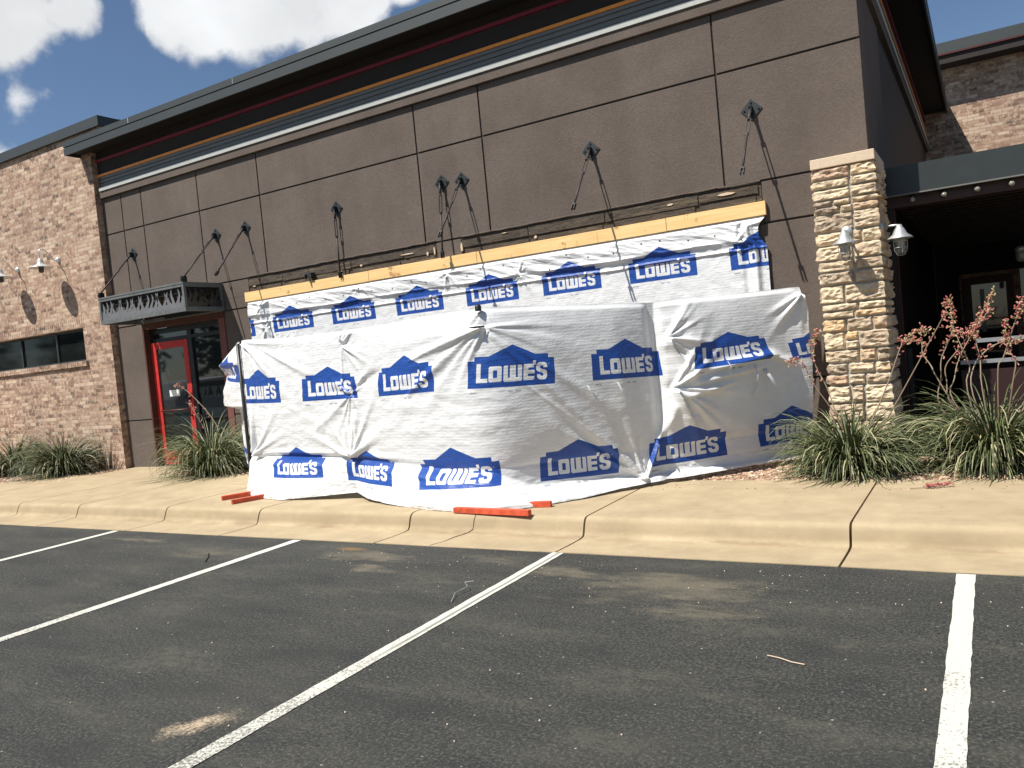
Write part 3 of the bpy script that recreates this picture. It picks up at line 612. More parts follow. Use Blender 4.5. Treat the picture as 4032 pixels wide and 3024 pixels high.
# ------------------------------------------------------------------ patio
def patio():
    t = thing('patio_canopy', 'dark grey metal patio roof beam running right from the stone pillar', 'canopy', (2, 9.5, 2.8))
    MB().box(-0.86, 6.5, 9.5, 9.53, 2.815, 3.11).build('fascia', 'dark_metal', t)
    MB().box(-0.86, 6.5, 9.488, 9.54, 2.80, 2.814).build('drip_edge', 'band', t)
    MB().box(-0.90, 6.6, 9.53, 19.85, 3.0, 3.09).build('roof', 'dark_metal', t)
    MB().box(-0.86, 6.5, 9.56, 9.70, 2.685, 2.80).build('beam', 'beam_wood', t)
    b = MB(); y = 9.75; i = 0
    while y < 19.7:
        b.box(-.90, 6.5, y, y + .13, 2.90 - (i % 2) * .02, 2.96); y += .16; i += 1
    b.build('ceiling_slats', 'ceiling', t)
    for x in (2.6, 6.35):
        MB().box(x, x + .14, 9.56, 9.70, .15, 2.684).build('post', 'dark_wood', t)
    MB().box(6.5, 6.6, 9.5, 19.7, .1, 3.1).build('light_block_wall', 'dark_wood', t)  # unseen end wall, added to keep daylight out of the patio
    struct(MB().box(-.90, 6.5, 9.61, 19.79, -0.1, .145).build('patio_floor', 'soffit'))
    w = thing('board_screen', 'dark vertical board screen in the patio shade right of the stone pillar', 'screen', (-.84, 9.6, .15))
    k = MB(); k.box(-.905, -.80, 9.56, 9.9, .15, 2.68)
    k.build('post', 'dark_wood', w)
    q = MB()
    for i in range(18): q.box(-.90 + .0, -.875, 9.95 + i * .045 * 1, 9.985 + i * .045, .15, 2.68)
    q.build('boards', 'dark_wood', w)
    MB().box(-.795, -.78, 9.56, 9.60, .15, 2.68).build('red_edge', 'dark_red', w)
    MB().box(-.92, 6.5, 19.735, 19.76, 2.30, 2.99).build('darkening_board', 'dark_wood', t); MB().box(-.92, -.48, 19.735, 19.76, .146, 2.299).build('darkening_board', 'dark_wood', t); MB().box(2.0, 6.5, 19.735, 19.76, .146, 2.299).build('darkening_board', 'dark_wood', t)  # dark boards added over the rear brick to darken the patio interior
    # rail
    r = thing('patio_railing', 'grey metal patio railing behind the flower stalks', 'railing', (2, 9.75, .15))
    MB().box(-.13, 2.6, 9.72, 9.77, 1.185, 1.225).build('top_rail', 'rail_grey', r)
    MB().box(-.28, 2.6, 9.73, 9.76, .965, 1.005).build('mid_rail', 'rail_grey', r)
    MB().box(-.80, 2.6, 9.735, 9.755, .35, .385).build('bottom_rail', 'rail_grey', r)
    MB().box(-.28, 2.6, 9.762, 9.768, .40, .90).build('infill_panel', 'red_dark2', r)
    for x in (-.78, .62, 1.6):
        MB().box(x, x + .05, 9.72, 9.77, .15, 1.18).build('rail_post', 'black', r)
    # string lights
    s = thing('string_lights', 'string of round clear bulbs hanging under the patio beam', 'string lights', (0, 9.52, 2.8))
    xs = [-.605 + .297 * i for i in range(23)]
    wire = []
    for i, x in enumerate(xs[:-1]):
        wire += [(x, 9.53, 2.79), (x + .148, 9.53, 2.775)]
    MB().tube(wire + [(xs[-1], 9.53, 2.79)], .004, 5).build('cord', 'black', s)
    def bulb(x):
        o = MB().lathe((x, 9.53, 2.745), [(0.001, -.029)] + [(.029 * math.cos(a), .029 * math.sin(a)) for a in [R(d) for d in range(-80, 71, 15)]], 16).build('bulb', 'bulb', s, smooth=True)
        k = MB().lathe((x, 9.53, 2.745), [(.012, .026), (.014, .03), (.014, .05), (.004, .052)], 12).build('socket', 'black', o, smooth=True); return o
    for x in xs: bulb(x)
    p = thing('pendant_lamp', 'small glass jar pendant hanging from the dark patio ceiling', 'lamp', (.40, 12.0, 2.9))
    MB().tube([(.40, 12, 2.9), (.40, 12, 2.27)], .006, 6).build('cord', 'black', p)
    MB().lathe((.40, 12, 2.13), [(.02, .14), (.06, .13), (.07, .08), (.02, .07)], 16).build('cap', 'galv', p, smooth=True)
    MB().lathe((.40, 12, 2.13), [(.001, -.06), (.04, -.055), (.06, -.02), (.062, .06), (.05, .085)], 16).build('glass_jar', 'bulb', p, smooth=True)
    MB().lathe((.40, 12, 2.13), [(.001, -.02), (.02, -.01), (.025, .02), (.012, .05)], 12).build('lamp_bulb', 'white_paper', p, smooth=True)
patio()

# ------------------------------------------------------------------ stone pillar
def pillar():
    t = thing('stone_pillar', 'rough split tan stone pillar with smooth cap slab at the corner of the stucco front', 'pillar', (-1.12, 8.5, .15))
    x0, x1, y0, y1, z0, z1 = -1.385, -0.852, 8.50, 9.20, 0.13, 3.05
    rnd = random.Random(11)
    H_ = z1 - z0; rows = []; z = 0
    while z < H_:
        h = rnd.choice([.06, .075, .09, .11, .13, .15, .18]); h = min(h, H_ - z) if H_ - z - h > .05 else H_ - z; rows.append((z, h)); z += h
    def edge_depth(zz):
        for (rz, rh) in rows:
            if rz <= zz <= rz + rh:
                k = min(1, max(0, (min(zz - rz, rz + rh - zz) - .004) / .014)); return k * (.020 + .016 * mnoise.noise(Vector((rz * 31, zz * 22, 1.5))))
        return 0.0
    def face(fn, W_):
        res = 0.011; nu = int(W_ / res); nv = int(H_ / .011); info = []
        for (rz, rh) in rows:
            u = 0
            while u < W_:
                w = rnd.uniform(.11, .33); w = min(w, W_ - u)
                if W_ - u - w < .08: w = W_ - u
                sub = [(rz, rh)] if not (rh > .14 and rnd.random() < .65 and w < .26 and 0 < u and u + w < W_ - .01) else [(rz, rh / 2), (rz + rh / 2, rh / 2)]
                for (bz, bh) in sub: info.append(((u, bz, w, bh), rnd.random(), rnd.uniform(.2, 1), rnd.uniform(0, 100), rnd.uniform(-.4, .4)))
                u += w
        V = []; tint = []; mort = []
        for j in range(nv + 1):
            zz = H_ * j / nv; ed = edge_depth(zz); row = [q for q in info if q[0][1] - 1e-6 <= zz <= q[0][1] + q[0][3] + 1e-6]
            for i in range(nu + 1):
                u = W_ * i / nu; hit = row[0]
                for q in row:
                    if q[0][0] <= u <= q[0][0] + q[0][2]: hit = q; break
                (bu, bz, bw, bh), tt, dep, sd, tl = hit
                e = min(u - bu if bu > .001 else 9, bu + bw - u if bu + bw < W_ - .001 else 9, zz - bz, bz + bh - zz)
                k = min(1, max(0, (e - .004) / .016)); k = k * k * (3 - 2 * k)
                n = mnoise.fractal(Vector((u * 13 + sd, zz * 22, sd)), 1.0, 2.0, 4); rg = 1 - abs(mnoise.noise(Vector((u * 9 + sd * 2, zz * 26, sd * 3)))) * 2
                d = max(0, k * (.016 + .016 * dep + .016 * n + .016 * rg + tl * .12 * (zz - bz - bh / 2)))
                eg = min(u, W_ - u); m = min(1, eg / .035); m = m * m * (3 - 2 * m); d = ed * (1 - m) + d * m; side = ed * (1 - m) * (1 if u > W_ / 2 else -1)
                V.append(fn(u + side, z0 + zz, d)); tint.append(tt); mort.append(1.0 if k < .25 else 0.0)
        F = [[j * (nu + 1) + i, j * (nu + 1) + i + 1, (j + 1) * (nu + 1) + i + 1, (j + 1) * (nu + 1) + i] for j in range(nv) for i in range(nu)]
        return V, F, tint, mort
    V = []; F = []; T = []; Mo = []
    for fn, W_ in ((lambda u, z, d: (x0 + u, y0 - d, z), x1 - x0), (lambda u, z, d: (x1 + d, y0 + u, z), y1 - y0), (lambda u, z, d: (x0 - d, y0 + u, z), YW - y0)):
        v, f, ti, mo = face(fn, W_); b = len(V); V += v; F += [[b + i for i in q] for q in f]; T += ti; Mo += mo
    me = bpy.data.meshes.new('stone_cladding'); me.from_pydata(V, [], F); me.materials.append(MT['stone'])
    bm = bmesh.new(); bm.from_mesh(me); bm.to_mesh(me); bm.free()
    o = link('stone_cladding', me, t); fattr(o, 'tint', T, 'POINT'); fattr(o, 'mortar', Mo, 'POINT')
    MB().box(x0 + .002, x1 - .002, y0 + .002, y1, z0, z1).build('pillar_core', 'concrete', t)
    MB().box(-1.412, -0.828, 8.46, 9.30, 3.05, 3.148).build('cap', 'cap_stone', t, bevel=.006)
pillar()

# ------------------------------------------------------------------ flame awning over the door
def awning():
    x0, x1, y0, y1, z0, z1 = -12.72, -10.53, 8.12, 8.86, 2.665, 3.115
    t = thing('door_awning', 'grey metal box awning with cut-out flame panels over the red door', 'awning', (-11.6, 8.87, 2.665))
    f = MB(); w = .045
    for z in (z0, z1 - .07): 
        f.box(x0, x1, y0, y0 + w, z, z + .07); f.box(x0, x0 + w, y0 + w, y1, z, z + .07); f.box(x1 - w, x1, y0 + w, y1, z, z + .07)
    for x in (x0, x1 - w): f.box(x, x + w, y0, y0 + w, z0 + .07, z1 - .07); f.box(x, x + w, y1 - w, y1, z0 + .07, z1 - .07)
    f.box(x0 + w, x1 - w, y1 - w, y1, z0, z0 + .06)
    f.box(x0 - .006, x1 + .006, y0 - .006, y0 - .001, z1 - .028, z1 - .004)
    f.build('frame', 'awning_metal', t, bevel=.002)
    MB().box(x0 + w, x1 - w, y0 + w, y1 - w, z1 - .16, z1 - .045).build('deck', 'soffit', t)
    rnd = random.Random(21)
    def flames(length, fn, name, mt='flame_metal'):
        m = MB(); zb = z0 + .06; H_ = z1 - .075 - zb
        # base band with wavy top
        n = int(length / .03); poly = [(0, 0)] + [(length, 0)] + [(length * (1 - i / n), .10 + .03 * math.sin(i * 1.7) + rnd.uniform(-.01, .015)) for i in range(n + 1)]
        b = len(m.v)
        for i in range(n):
            u0, u1 = length * i / n, length * (i + 1) / n; h0, h1 = poly[2 + n - i][1], poly[2 + n - i - 1][1]
            m.prism([(u0, 0), (u1, 0), (u1, h1), (u0, h0)], fn, 0, .006)
        u = .03
        def tongue(cx, hgt, w0, amp, ph, tt0):
            K = 14
            for i in range(K):
                def pt(s_, side): return (min(max(cx + amp * (math.sin(ph + s_ * 5.6) - math.sin(ph)) + side * w0 * (1 - s_ ** 2.4 + .06) * (1 - .25 * math.sin(s_ * 3.1)), 0), length), s_ * hgt)
                a, c = i / K, (i + 1) / K
                m.prism([pt(a, -1), pt(a, 1), pt(c, 1), pt(c, -1)], fn, tt0, tt0 + .006)
        while u < length - .02:
            sg = rnd.choice((-1, 1)); tongue(u, rnd.uniform(.86, 1.0) * H_, rnd.uniform(.034, .046), sg * rnd.uniform(.022, .034), rnd.uniform(.3, 1.0), .0005)
            tongue(u + sg * .035, rnd.uniform(.45, .65) * H_, rnd.uniform(.018, .026), sg * rnd.uniform(.02, .03), rnd.uniform(.2, .8), .001)
            u += rnd.uniform(.095, .118)
        zlift = zb
        m.v = [(x, y, z + zlift) for x, y, z in m.v]
        return m.build(name, mt, t)
    L_ = x1 - x0 - 2 * w; D_ = y1 - y0 - 2 * w
    flames(L_, lambda u, v, tt: (x0 + w + u, y0 + .012 + tt, v), 'flame_panel')
    flames(D_, lambda u, v, tt: (x1 - .02 + tt, y0 + w + u, v), 'flame_panel', 'dark_metal')  # same flames in darker metal: the right side's shade is in the colour
    flames(D_, lambda u, v, tt: (x0 + .012 + tt, y0 + w + u, v), 'flame_panel')
    MB().box(x0 + .75, x1 - w - .01, y1 - w - .02, y1 - w - .01, z0 + .02, z1 - .07).build('shade_panel', 'soffit', t)  # black sheet added to stand in for the shade inside the awning
    for x in (x0 + .012, x1 - .045): MB().box(x, x + .012, y0 + .0, y0 + .09, z1 + .01, z1 + .085).box(x + .026, x + .038, y0, y0 + .09, z1 + .01, z1 + .085).box(x, x + .038, y0, y0 + .09, z1, z1 + .0101).build('lug', 'black', t)
awning()

# ------------------------------------------------------------------ tie rods on the wall
def tie_rod(x, z, end, label, holding):
    A = Vector((x, YW, z)); E = Vector(end)
    t = thing('tie_rod', label, 'tie rod', tuple(A), 'awning tie rods on the stucco wall')
    s = .115; p = [(0, s), (s, 0), (0, -s), (-s, 0)]
    MB().prism(p, lambda u, v, tt: (x + u, YW - tt, z + v), 0, .012).build('wall_plate', 'dark_metal', t, bevel=.002)
    l = MB(); l.box(x - .017, x + .017, YW - .0125, YW - .0121, z - .051, z + .031); l.box(x - .016, x - .006, YW - .075, YW - .012, z - .05, z + .03); l.box(x + .006, x + .016, YW - .075, YW - .012, z - .05, z + .03)
    for u, v in ((0, .075), (.075, 0), (0, -.075), (-.075, 0)): MB().lathe((x + u, YW - .012, z + v), [(.012, 0), (.012, .009), (.001, .010)], 6, Vector((0, -1, 0))).build('bolt', 'black', t)
    l.build('lug', 'black', t)
    S = A + Vector((0, -.055, -.01)); d = (E - S).normalized(); Ln = (E - S).length
    MB().tube([S, S + d * (Ln * .18)], .017, 8).tube([S + d * (Ln * .42), E], .0125, 8).build('rod', 'rust', t, smooth=True)
    a, b = S + d * (Ln * .16), S + d * (Ln * .44); sd = Vector((1, 0, 0)) * .019
    k = MB(); k.tube([a + sd, b + sd], .007, 6).tube([a - sd, b - sd], .007, 6).tube([a - d * .02, a + d * .02], [.014, .021], 8).tube([b - d * .02, b + d * .02], [.021, .012], 8)
    k.build('turnbuckle', 'rust', t)
    f = MB(); r = Vector((1, 0, 0)) * .016
    for q in (-1, 1): f.bar(E + r * q - d * .005, E + r * q + d * .07, .009, .034, up=(0, 1, 0) if abs(d.y) < .9 else (0, 0, 1))
    f.bar(E - d * .02, E + d * .002, .044, .03); f.build('clevis', 'black', t)
for x, z, e, l in [(-12.728, 3.895, (-12.70, 8.165, 3.195), 'dark rod ending at the left front corner of the flame awning'),
                   (-10.558, 3.882, (-10.545, 8.165, 3.195), 'dark rod ending at the right front corner of the flame awning'),
                   (-9.867, 3.892, (-9.867, 8.24, 3.18), 'loose dark rod hanging just right of the flame awning, pointing down left'),
                   (-7.955, 3.858, (-7.955, 8.80, 2.93), 'dark rod hanging straight down above the left part of the yellow board, alone'),
                   (-6.08, 3.873, (-6.08, 8.72, 2.94), 'left rod of the close middle pair, hanging straight down behind the other'),
                   (-5.763, 3.845, (-5.763, 8.275, 3.12), 'right rod of the close middle pair, swung out to cross its neighbour'),
                   (-3.906, 3.843, (-3.906, 8.26, 3.13), 'second rod from the right, between the middle pair and the corner rod'),
                   (-2.02, 3.875, (-2.02, 8.275, 3.16), 'rightmost dark rod, nearest the stone pillar')]:
    tie_rod(x, z, e, l, False)
br = thing('wall_bracket', 'small green black metal bracket on the bare strip above the yellow board', 'bracket', (-8.55, YW, 3.0))
MB().box(-8.61, -8.50, YW - .10, YW - .001, 2.94, 3.01).build('box', 'dark_metal', br, bevel=.004)
MB().box(-8.60, -8.585, YW - .13, YW - .10, 2.92, 2.99).build('flange', 'black', br)

# ------------------------------------------------------------------ lamps
def barn_lamp(dx, label):
    x, z = -14.79 + dx, 4.085; yb = 8.75
    t = thing('barn_lamp', label, 'lamp', (x, yb, z), 'gooseneck lamps on the brick wall')
    MB().lathe((x, yb, z), [(.055, 0), (.055, .02), (.04, .04), (.001, .05)], 18, Vector((0, -1, 0))).build('wall_mount', 'lamp_white', t, smooth=True)
    hy, hz = 8.41, 3.94
    pts = [(x, yb - .03, z), (x, yb - .08, z - .015), (x, yb - .14, z + .05), (x, yb - .22, z + .15), (x, yb - .29, z + .185), (x, hy, z + .15), (x, hy - .015, z + .08), (x, hy, hz + .11)]
    ps = []
    for i in range(len(pts) - 1):
        p0, p1, p2, p3 = [Vector(pts[min(max(i + k, 0), len(pts) - 1)]) for k in (-1, 0, 1, 2)]
        for s in (0, .33, .66): ps.append(.5 * ((2 * p1) + (-p0 + p2) * s + (2 * p0 - 5 * p1 + 4 * p2 - p3) * s * s + (-p0 + 3 * p1 - 3 * p2 + p3) * s ** 3))
    ps.append(Vector(pts[-1]))
    MB().tube(ps, .0105, 8).build('gooseneck', 'lamp_white', t, smooth=True)
    MB().lathe((x, hy, hz), [(.001, .15), (.032, .15), (.046, .135), (.052, .08), (.068, .05), (.105, .028), (.195, -.010), (.2, -.022), (.192, -.014), (.09, .016), (.05, .03), (.001, .04)], 32).build('shade', 'lamp_white', t, smooth=True)
    MB().lathe((x, hy, hz), [(.045, .01), (.047, -.06), (.038, -.10), (.001, -.115)], 18).build('bulb_guard', 'lamp_dark', t, smooth=True)
barn_lamp(0, 'white gooseneck barn lamp on brick, the right one of the two')
barn_lamp(-1.39, 'white gooseneck barn lamp on brick at the left edge of the photo, cut off')

def jar_lamp(base, out, head, label):
    t = thing('jar_lamp', label, 'lamp', base, 'galvanised jar lamps on the stone pillar'); B = Vector(base); O = Vector(out); Hd = Vector(head)
    MB().lathe(B, [(.052, -.02), (.052, .012), (.045, .02), (.001, .022)], 18, O).build('wall_mount', 'galv', t, smooth=True)
    MB().tube([B + O * .01, B + O * (abs((Hd - B).dot(O)) - .03), Vector((Hd.x, Hd.y, B.z)) + O * -.004 + Vector((0, 0, -.004)), (Hd.x, Hd.y, Hd.z + .10)], .011, 8).build('arm', 'galv', t, smooth=True)
    MB().lathe(Hd, [(.001, .125), (.022, .12), (.03, .095), (.038, .088), (.052, .060), (.056, .054), (.064, .032), (.112, -.006), (.115, -.016), (.10, -.006), (.045, .02)], 28).build('shade', 'galv', t, smooth=True)
    MB().lathe(Hd, [(.055, .01), (.057, -.035), (.048, -.045), (.048, -.11), (.038, -.15), (.001, -.165)], 18).build('glass_jar', 'clear', t, smooth=True)
    MB().lathe(Hd, [(.001, -.10), (.018, -.09), (.022, -.05), (.014, -.01), (.012, .02)], 12).build('bulb', 'white_paper', t, smooth=True)
    g = MB()
    for a in (0, 90, 180, 270):
        c, s = math.cos(R(a + 20)), math.sin(R(a + 20)); g.tube([(Hd.x + r * c, Hd.y + r * s, Hd.z + z) for r, z in ((.06, .01), (.062, -.06), (.057, -.12), (.035, -.165), (0, -.175))], .0032, 5)
    for z, r in ((-.04, .062), (-.10, .060)): g.tube([(Hd.x + r * math.cos(k * .5236), Hd.y + r * math.sin(k * .5236), Hd.z + z) for k in range(13)], .0032, 5, False)
    g.build('wire_guard', 'galv', t, smooth=True)
jar_lamp((-1.125, 8.47, 2.405), (0, -1, 0), (-1.125, 8.285, 2.285), 'galvanised jar lamp on the sunny front of the stone pillar')
jar_lamp((-0.83, 8.60, 2.41), (1, 0, 0), (-0.675, 8.60, 2.29), 'galvanised jar lamp on the shaded right side of the stone pillar')

# ------------------------------------------------------------------ yellow header board
def header():
    t = thing('header_board', 'new yellow lumber board nailed along the top of the white wrap', 'board', (-6, YW, 2.74))
    xs = [-10.0, -7.45, -5.62, -3.05, -1.945]; rr = random.Random(3)
    for a, b in zip(xs[:-1], xs[1:]):
        z = rr.uniform(-.004, .004); MB().box(a + .003, b - .003, YW - .052, YW - .008, 2.746 + z, 2.893 + z).build('board', 'lumber', t, bevel=.003)
header()

# ------------------------------------------------------------------ wrap sheets
def solve_h(quad):   # (s,z) TL TR BR BL  -> emblem coords
    dst = [(0, .303), (1, .303), (1, 0), (0, 0)]; A = []; B = []
    for (x, y), (u, v) in zip(quad, dst):
        A.append([x, y, 1, 0, 0, 0, -u * x, -u * y]); B.append(u); A.append([0, 0, 0, x, y, 1, -v * x, -v * y]); B.append(v)
    h = np.linalg.solve(np.array(A, float), np.array(B, float)); return np.append(h, 1).reshape(3, 3)
SHEETS = {}
def sheet(name, S, Z, P, quads, parent=None):
    """S,Z parameter grids (nz,ns), P positions (nz,ns,3)"""
    SHEETS[name] = (S, Z, P)
    nz, ns = S.shape; idx = np.arange(nz * ns).reshape(nz, ns)
    F = np.stack([idx[:-1, :-1], idx[:-1, 1:], idx[1:, 1:], idx[1:, :-1]], -1).reshape(-1, 4)
    me = bpy.data.meshes.new(name); me.from_pydata(P.reshape(-1, 3).tolist(), [], F.tolist()); me.materials.append(MT['wrap'])
    sz = np.stack([S.ravel(), Z.ravel(), np.ones(nz * ns)], -1); cen = sz[F].mean(1)
    uv = np.full((len(F), 4, 2), -5.0); best = np.full(len(F), 1e9)
    for q in quads:
        H = solve_h(q); c = cen @ H.T; cu, cv = c[:, 0] / c[:, 2], c[:, 1] / c[:, 2]
        dd = np.maximum(np.abs(cu - .5) - .5, 0) * 1 + np.maximum(np.abs(cv - .2) - .3, 0)
        m = (dd < np.minimum(best, .12)) & (c[:, 2] > 0); best[m] = dd[m]
        w = sz[F[m]] @ H.T; uv[m] = w[..., :2] / w[..., 2:3]
    me.uv_layers.new(name='print'); me.uv_layers['print'].data.foreach_set('uv', uv.reshape(-1))
    me.polygons.foreach_set('use_smooth', [True] * len(F)); me.update()
    return link(name, me, parent)
def vnoise(x, y, seed, octaves=4, rough=.5):
    rs = np.random.RandomState(seed); G = rs.rand(256, 256); out = 0; amp = 1; tot = 0
    for o in range(octaves):
        xi = np.floor(x).astype(int); yi = np.floor(y).astype(int); fx = x - xi; fy = y - yi; fx = fx * fx * (3 - 2 * fx); fy = fy * fy * (3 - 2 * fy)
        g = lambda a, b: G[(a % 256), (b % 256)]
        out = out + amp * ((g(xi, yi) * (1 - fx) + g(xi + 1, yi) * fx) * (1 - fy) + (g(xi, yi + 1) * (1 - fx) + g(xi + 1, yi + 1) * fx) * fy)
        tot += amp; amp *= rough; x = x * 2.03 + 17; y = y * 2.03 + 31
    return out / tot - .5
def star(S, Z, cx, cz, seed, n, R0, amp, arc=(0, 360)):
    rs = np.random.RandomState(seed); dx = S - cx; dz = Z - cz; r = np.hypot(dx, dz) + 1e-6; out = np.zeros_like(S)
    for k in range(n):
        a = math.radians(rs.uniform(*arc)); Lk = R0 * rs.uniform(.5, 1.3); al = dx * math.cos(a) + dz * math.sin(a); pe = -dx * math.sin(a) + dz * math.cos(a)
        wd = .010 + .055 * np.maximum(al, 0) * rs.uniform(.6, 1.4); env = np.where(al > 0, np.minimum(1, al / .05) * np.exp(-(al / Lk) ** 2), 0)
        out += amp * rs.uniform(.5, 1.2) * env * np.exp(-(pe / wd) ** 2)
    return out
def seg(S, Z, a, b, w, amp):     # a ridge along a line from a to b
    a = np.array(a); b = np.array(b); d = b - a; L_ = np.hypot(*d); d = d / L_; al = (S - a[0]) * d[0] + (Z - a[1]) * d[1]; pe = -(S - a[0]) * d[1] + (Z - a[1]) * d[0]
    k = np.clip(al / L_, 0, 1); return amp * np.sin(np.pi * k) ** .6 * np.exp(-(pe / (w * (.4 + k))) ** 2)
sm = lambda x, a, b: (lambda t_: t_ * t_ * (3 - 2 * t_))(np.clip((x - a) / (b - a), 0, 1))

def upper_wrap():
    x0, x1 = -9.95, -1.965; ns, nz = 800, 200
    S, Z = np.meshgrid(np.linspace(x0, x1, ns), np.linspace(1.0, 2.742, nz))
    d = .02 + .012 * vnoise(S * 1.2, Z * 1.5, 1) 
    top = sm(Z, 2.44, 2.56)
    d += top * (.008 + .050 * vnoise(S * 2.2 + Z * 7, Z * 7, 2, 4, .6) + .034 * vnoise(S * 6 + Z * 16, Z * 6, 12, 3, .6))
    fold = 2.50 + .03 * vnoise(S * 1.1, S * 0, 3)
    d += .034 * np.clip(.45 + 2.4 * vnoise(S * 1.6, S * 0, 21, 3), 0, 1) * np.exp(-((Z - fold) / .022) ** 2) + .014 * sm(Z, fold - .005, fold + .01)
    d += .02 * np.exp(-((Z - (2.40 + .05 * vnoise(S * .8, S * 0 + 5, 6))) / .012) ** 2)
    d += .01 * vnoise(S * 9, Z * 12, 4, 3, .6) * (1 - top)
    for k, (cx, cz) in enumerate([(-9.60, 2.28), (-9.62, 2.62), (-9.3, 2.0), (-7.6, 2.72), (-5.0, 2.52), (-2.25, 2.5), (-2.05, 2.66), (-6.1, 2.68)]):
        d += star(S, Z, cx, cz, 40 + k, 14, .22, .014 if k < 3 else .022)
    d += .03 * np.exp(-((S + 9.66) / .05) ** 2) * sm(Z, 1.6, 2.0) - .03 * np.exp(-((S + 9.5) / .04) ** 2)
    d += .05 * np.exp(-((S + 2.08) / .03) ** 2) - .02 * np.exp(-((S + 2.2) / .03) ** 2)
    d = np.maximum(d, .004); d = np.where(Z > 2.66, np.minimum(d, .004 + .07 * (2.735 - np.minimum(Z, 2.735)) / .075 + .004), d)
    X = S + .06 * sm(Z, 2.4, 2.55) * (1 - sm(Z, 2.62, 2.75)) * sm(S, -2.5, -2.0) * -1.2
    P = np.stack([X, 8.85 - d, Z + .004 * vnoise(S * 2, Z, 9)], -1)
    quads = [[(-10.70, 2.44), (-9.86, 2.451), (-9.85, 2.196), (-10.69, 2.18)]]
    for a, b in ((-9.445, -8.601), (-8.22, -7.403), (-7.025, -6.222), (-5.85, -5.055), (-4.703, -3.914), (-3.554, -2.745), (-2.37, -1.565)):
        quads.append([(a, 2.447), (b, 2.449), (b + .003, 2.212), (a + .006, 2.208)])
    o = sheet('wall_wrap', S, Z, P, quads)
    rn = random.Random(12)
    for k in range(26):
        x = -9.8 + k * .305 + rn.uniform(-.05, .05); zz = rn.choice([2.60, 2.60, 2.52, 2.66]) + rn.uniform(-.01, .01); j = int(np.argmin(np.abs(S[0] - x))); i = int(np.argmin(np.abs(Z[:, j] - zz)))
        MB().lathe((x, P[i, j, 1] - .001, zz), [(.009, -.004), (.009, .003), (.001, .004)], 8, Vector((0, -1, 0))).build('nail', 'black', o)
    tag(o, 'white building wrap with a row of blue emblems stapled flat under the yellow board', 'building wrap')
upper_wrap()

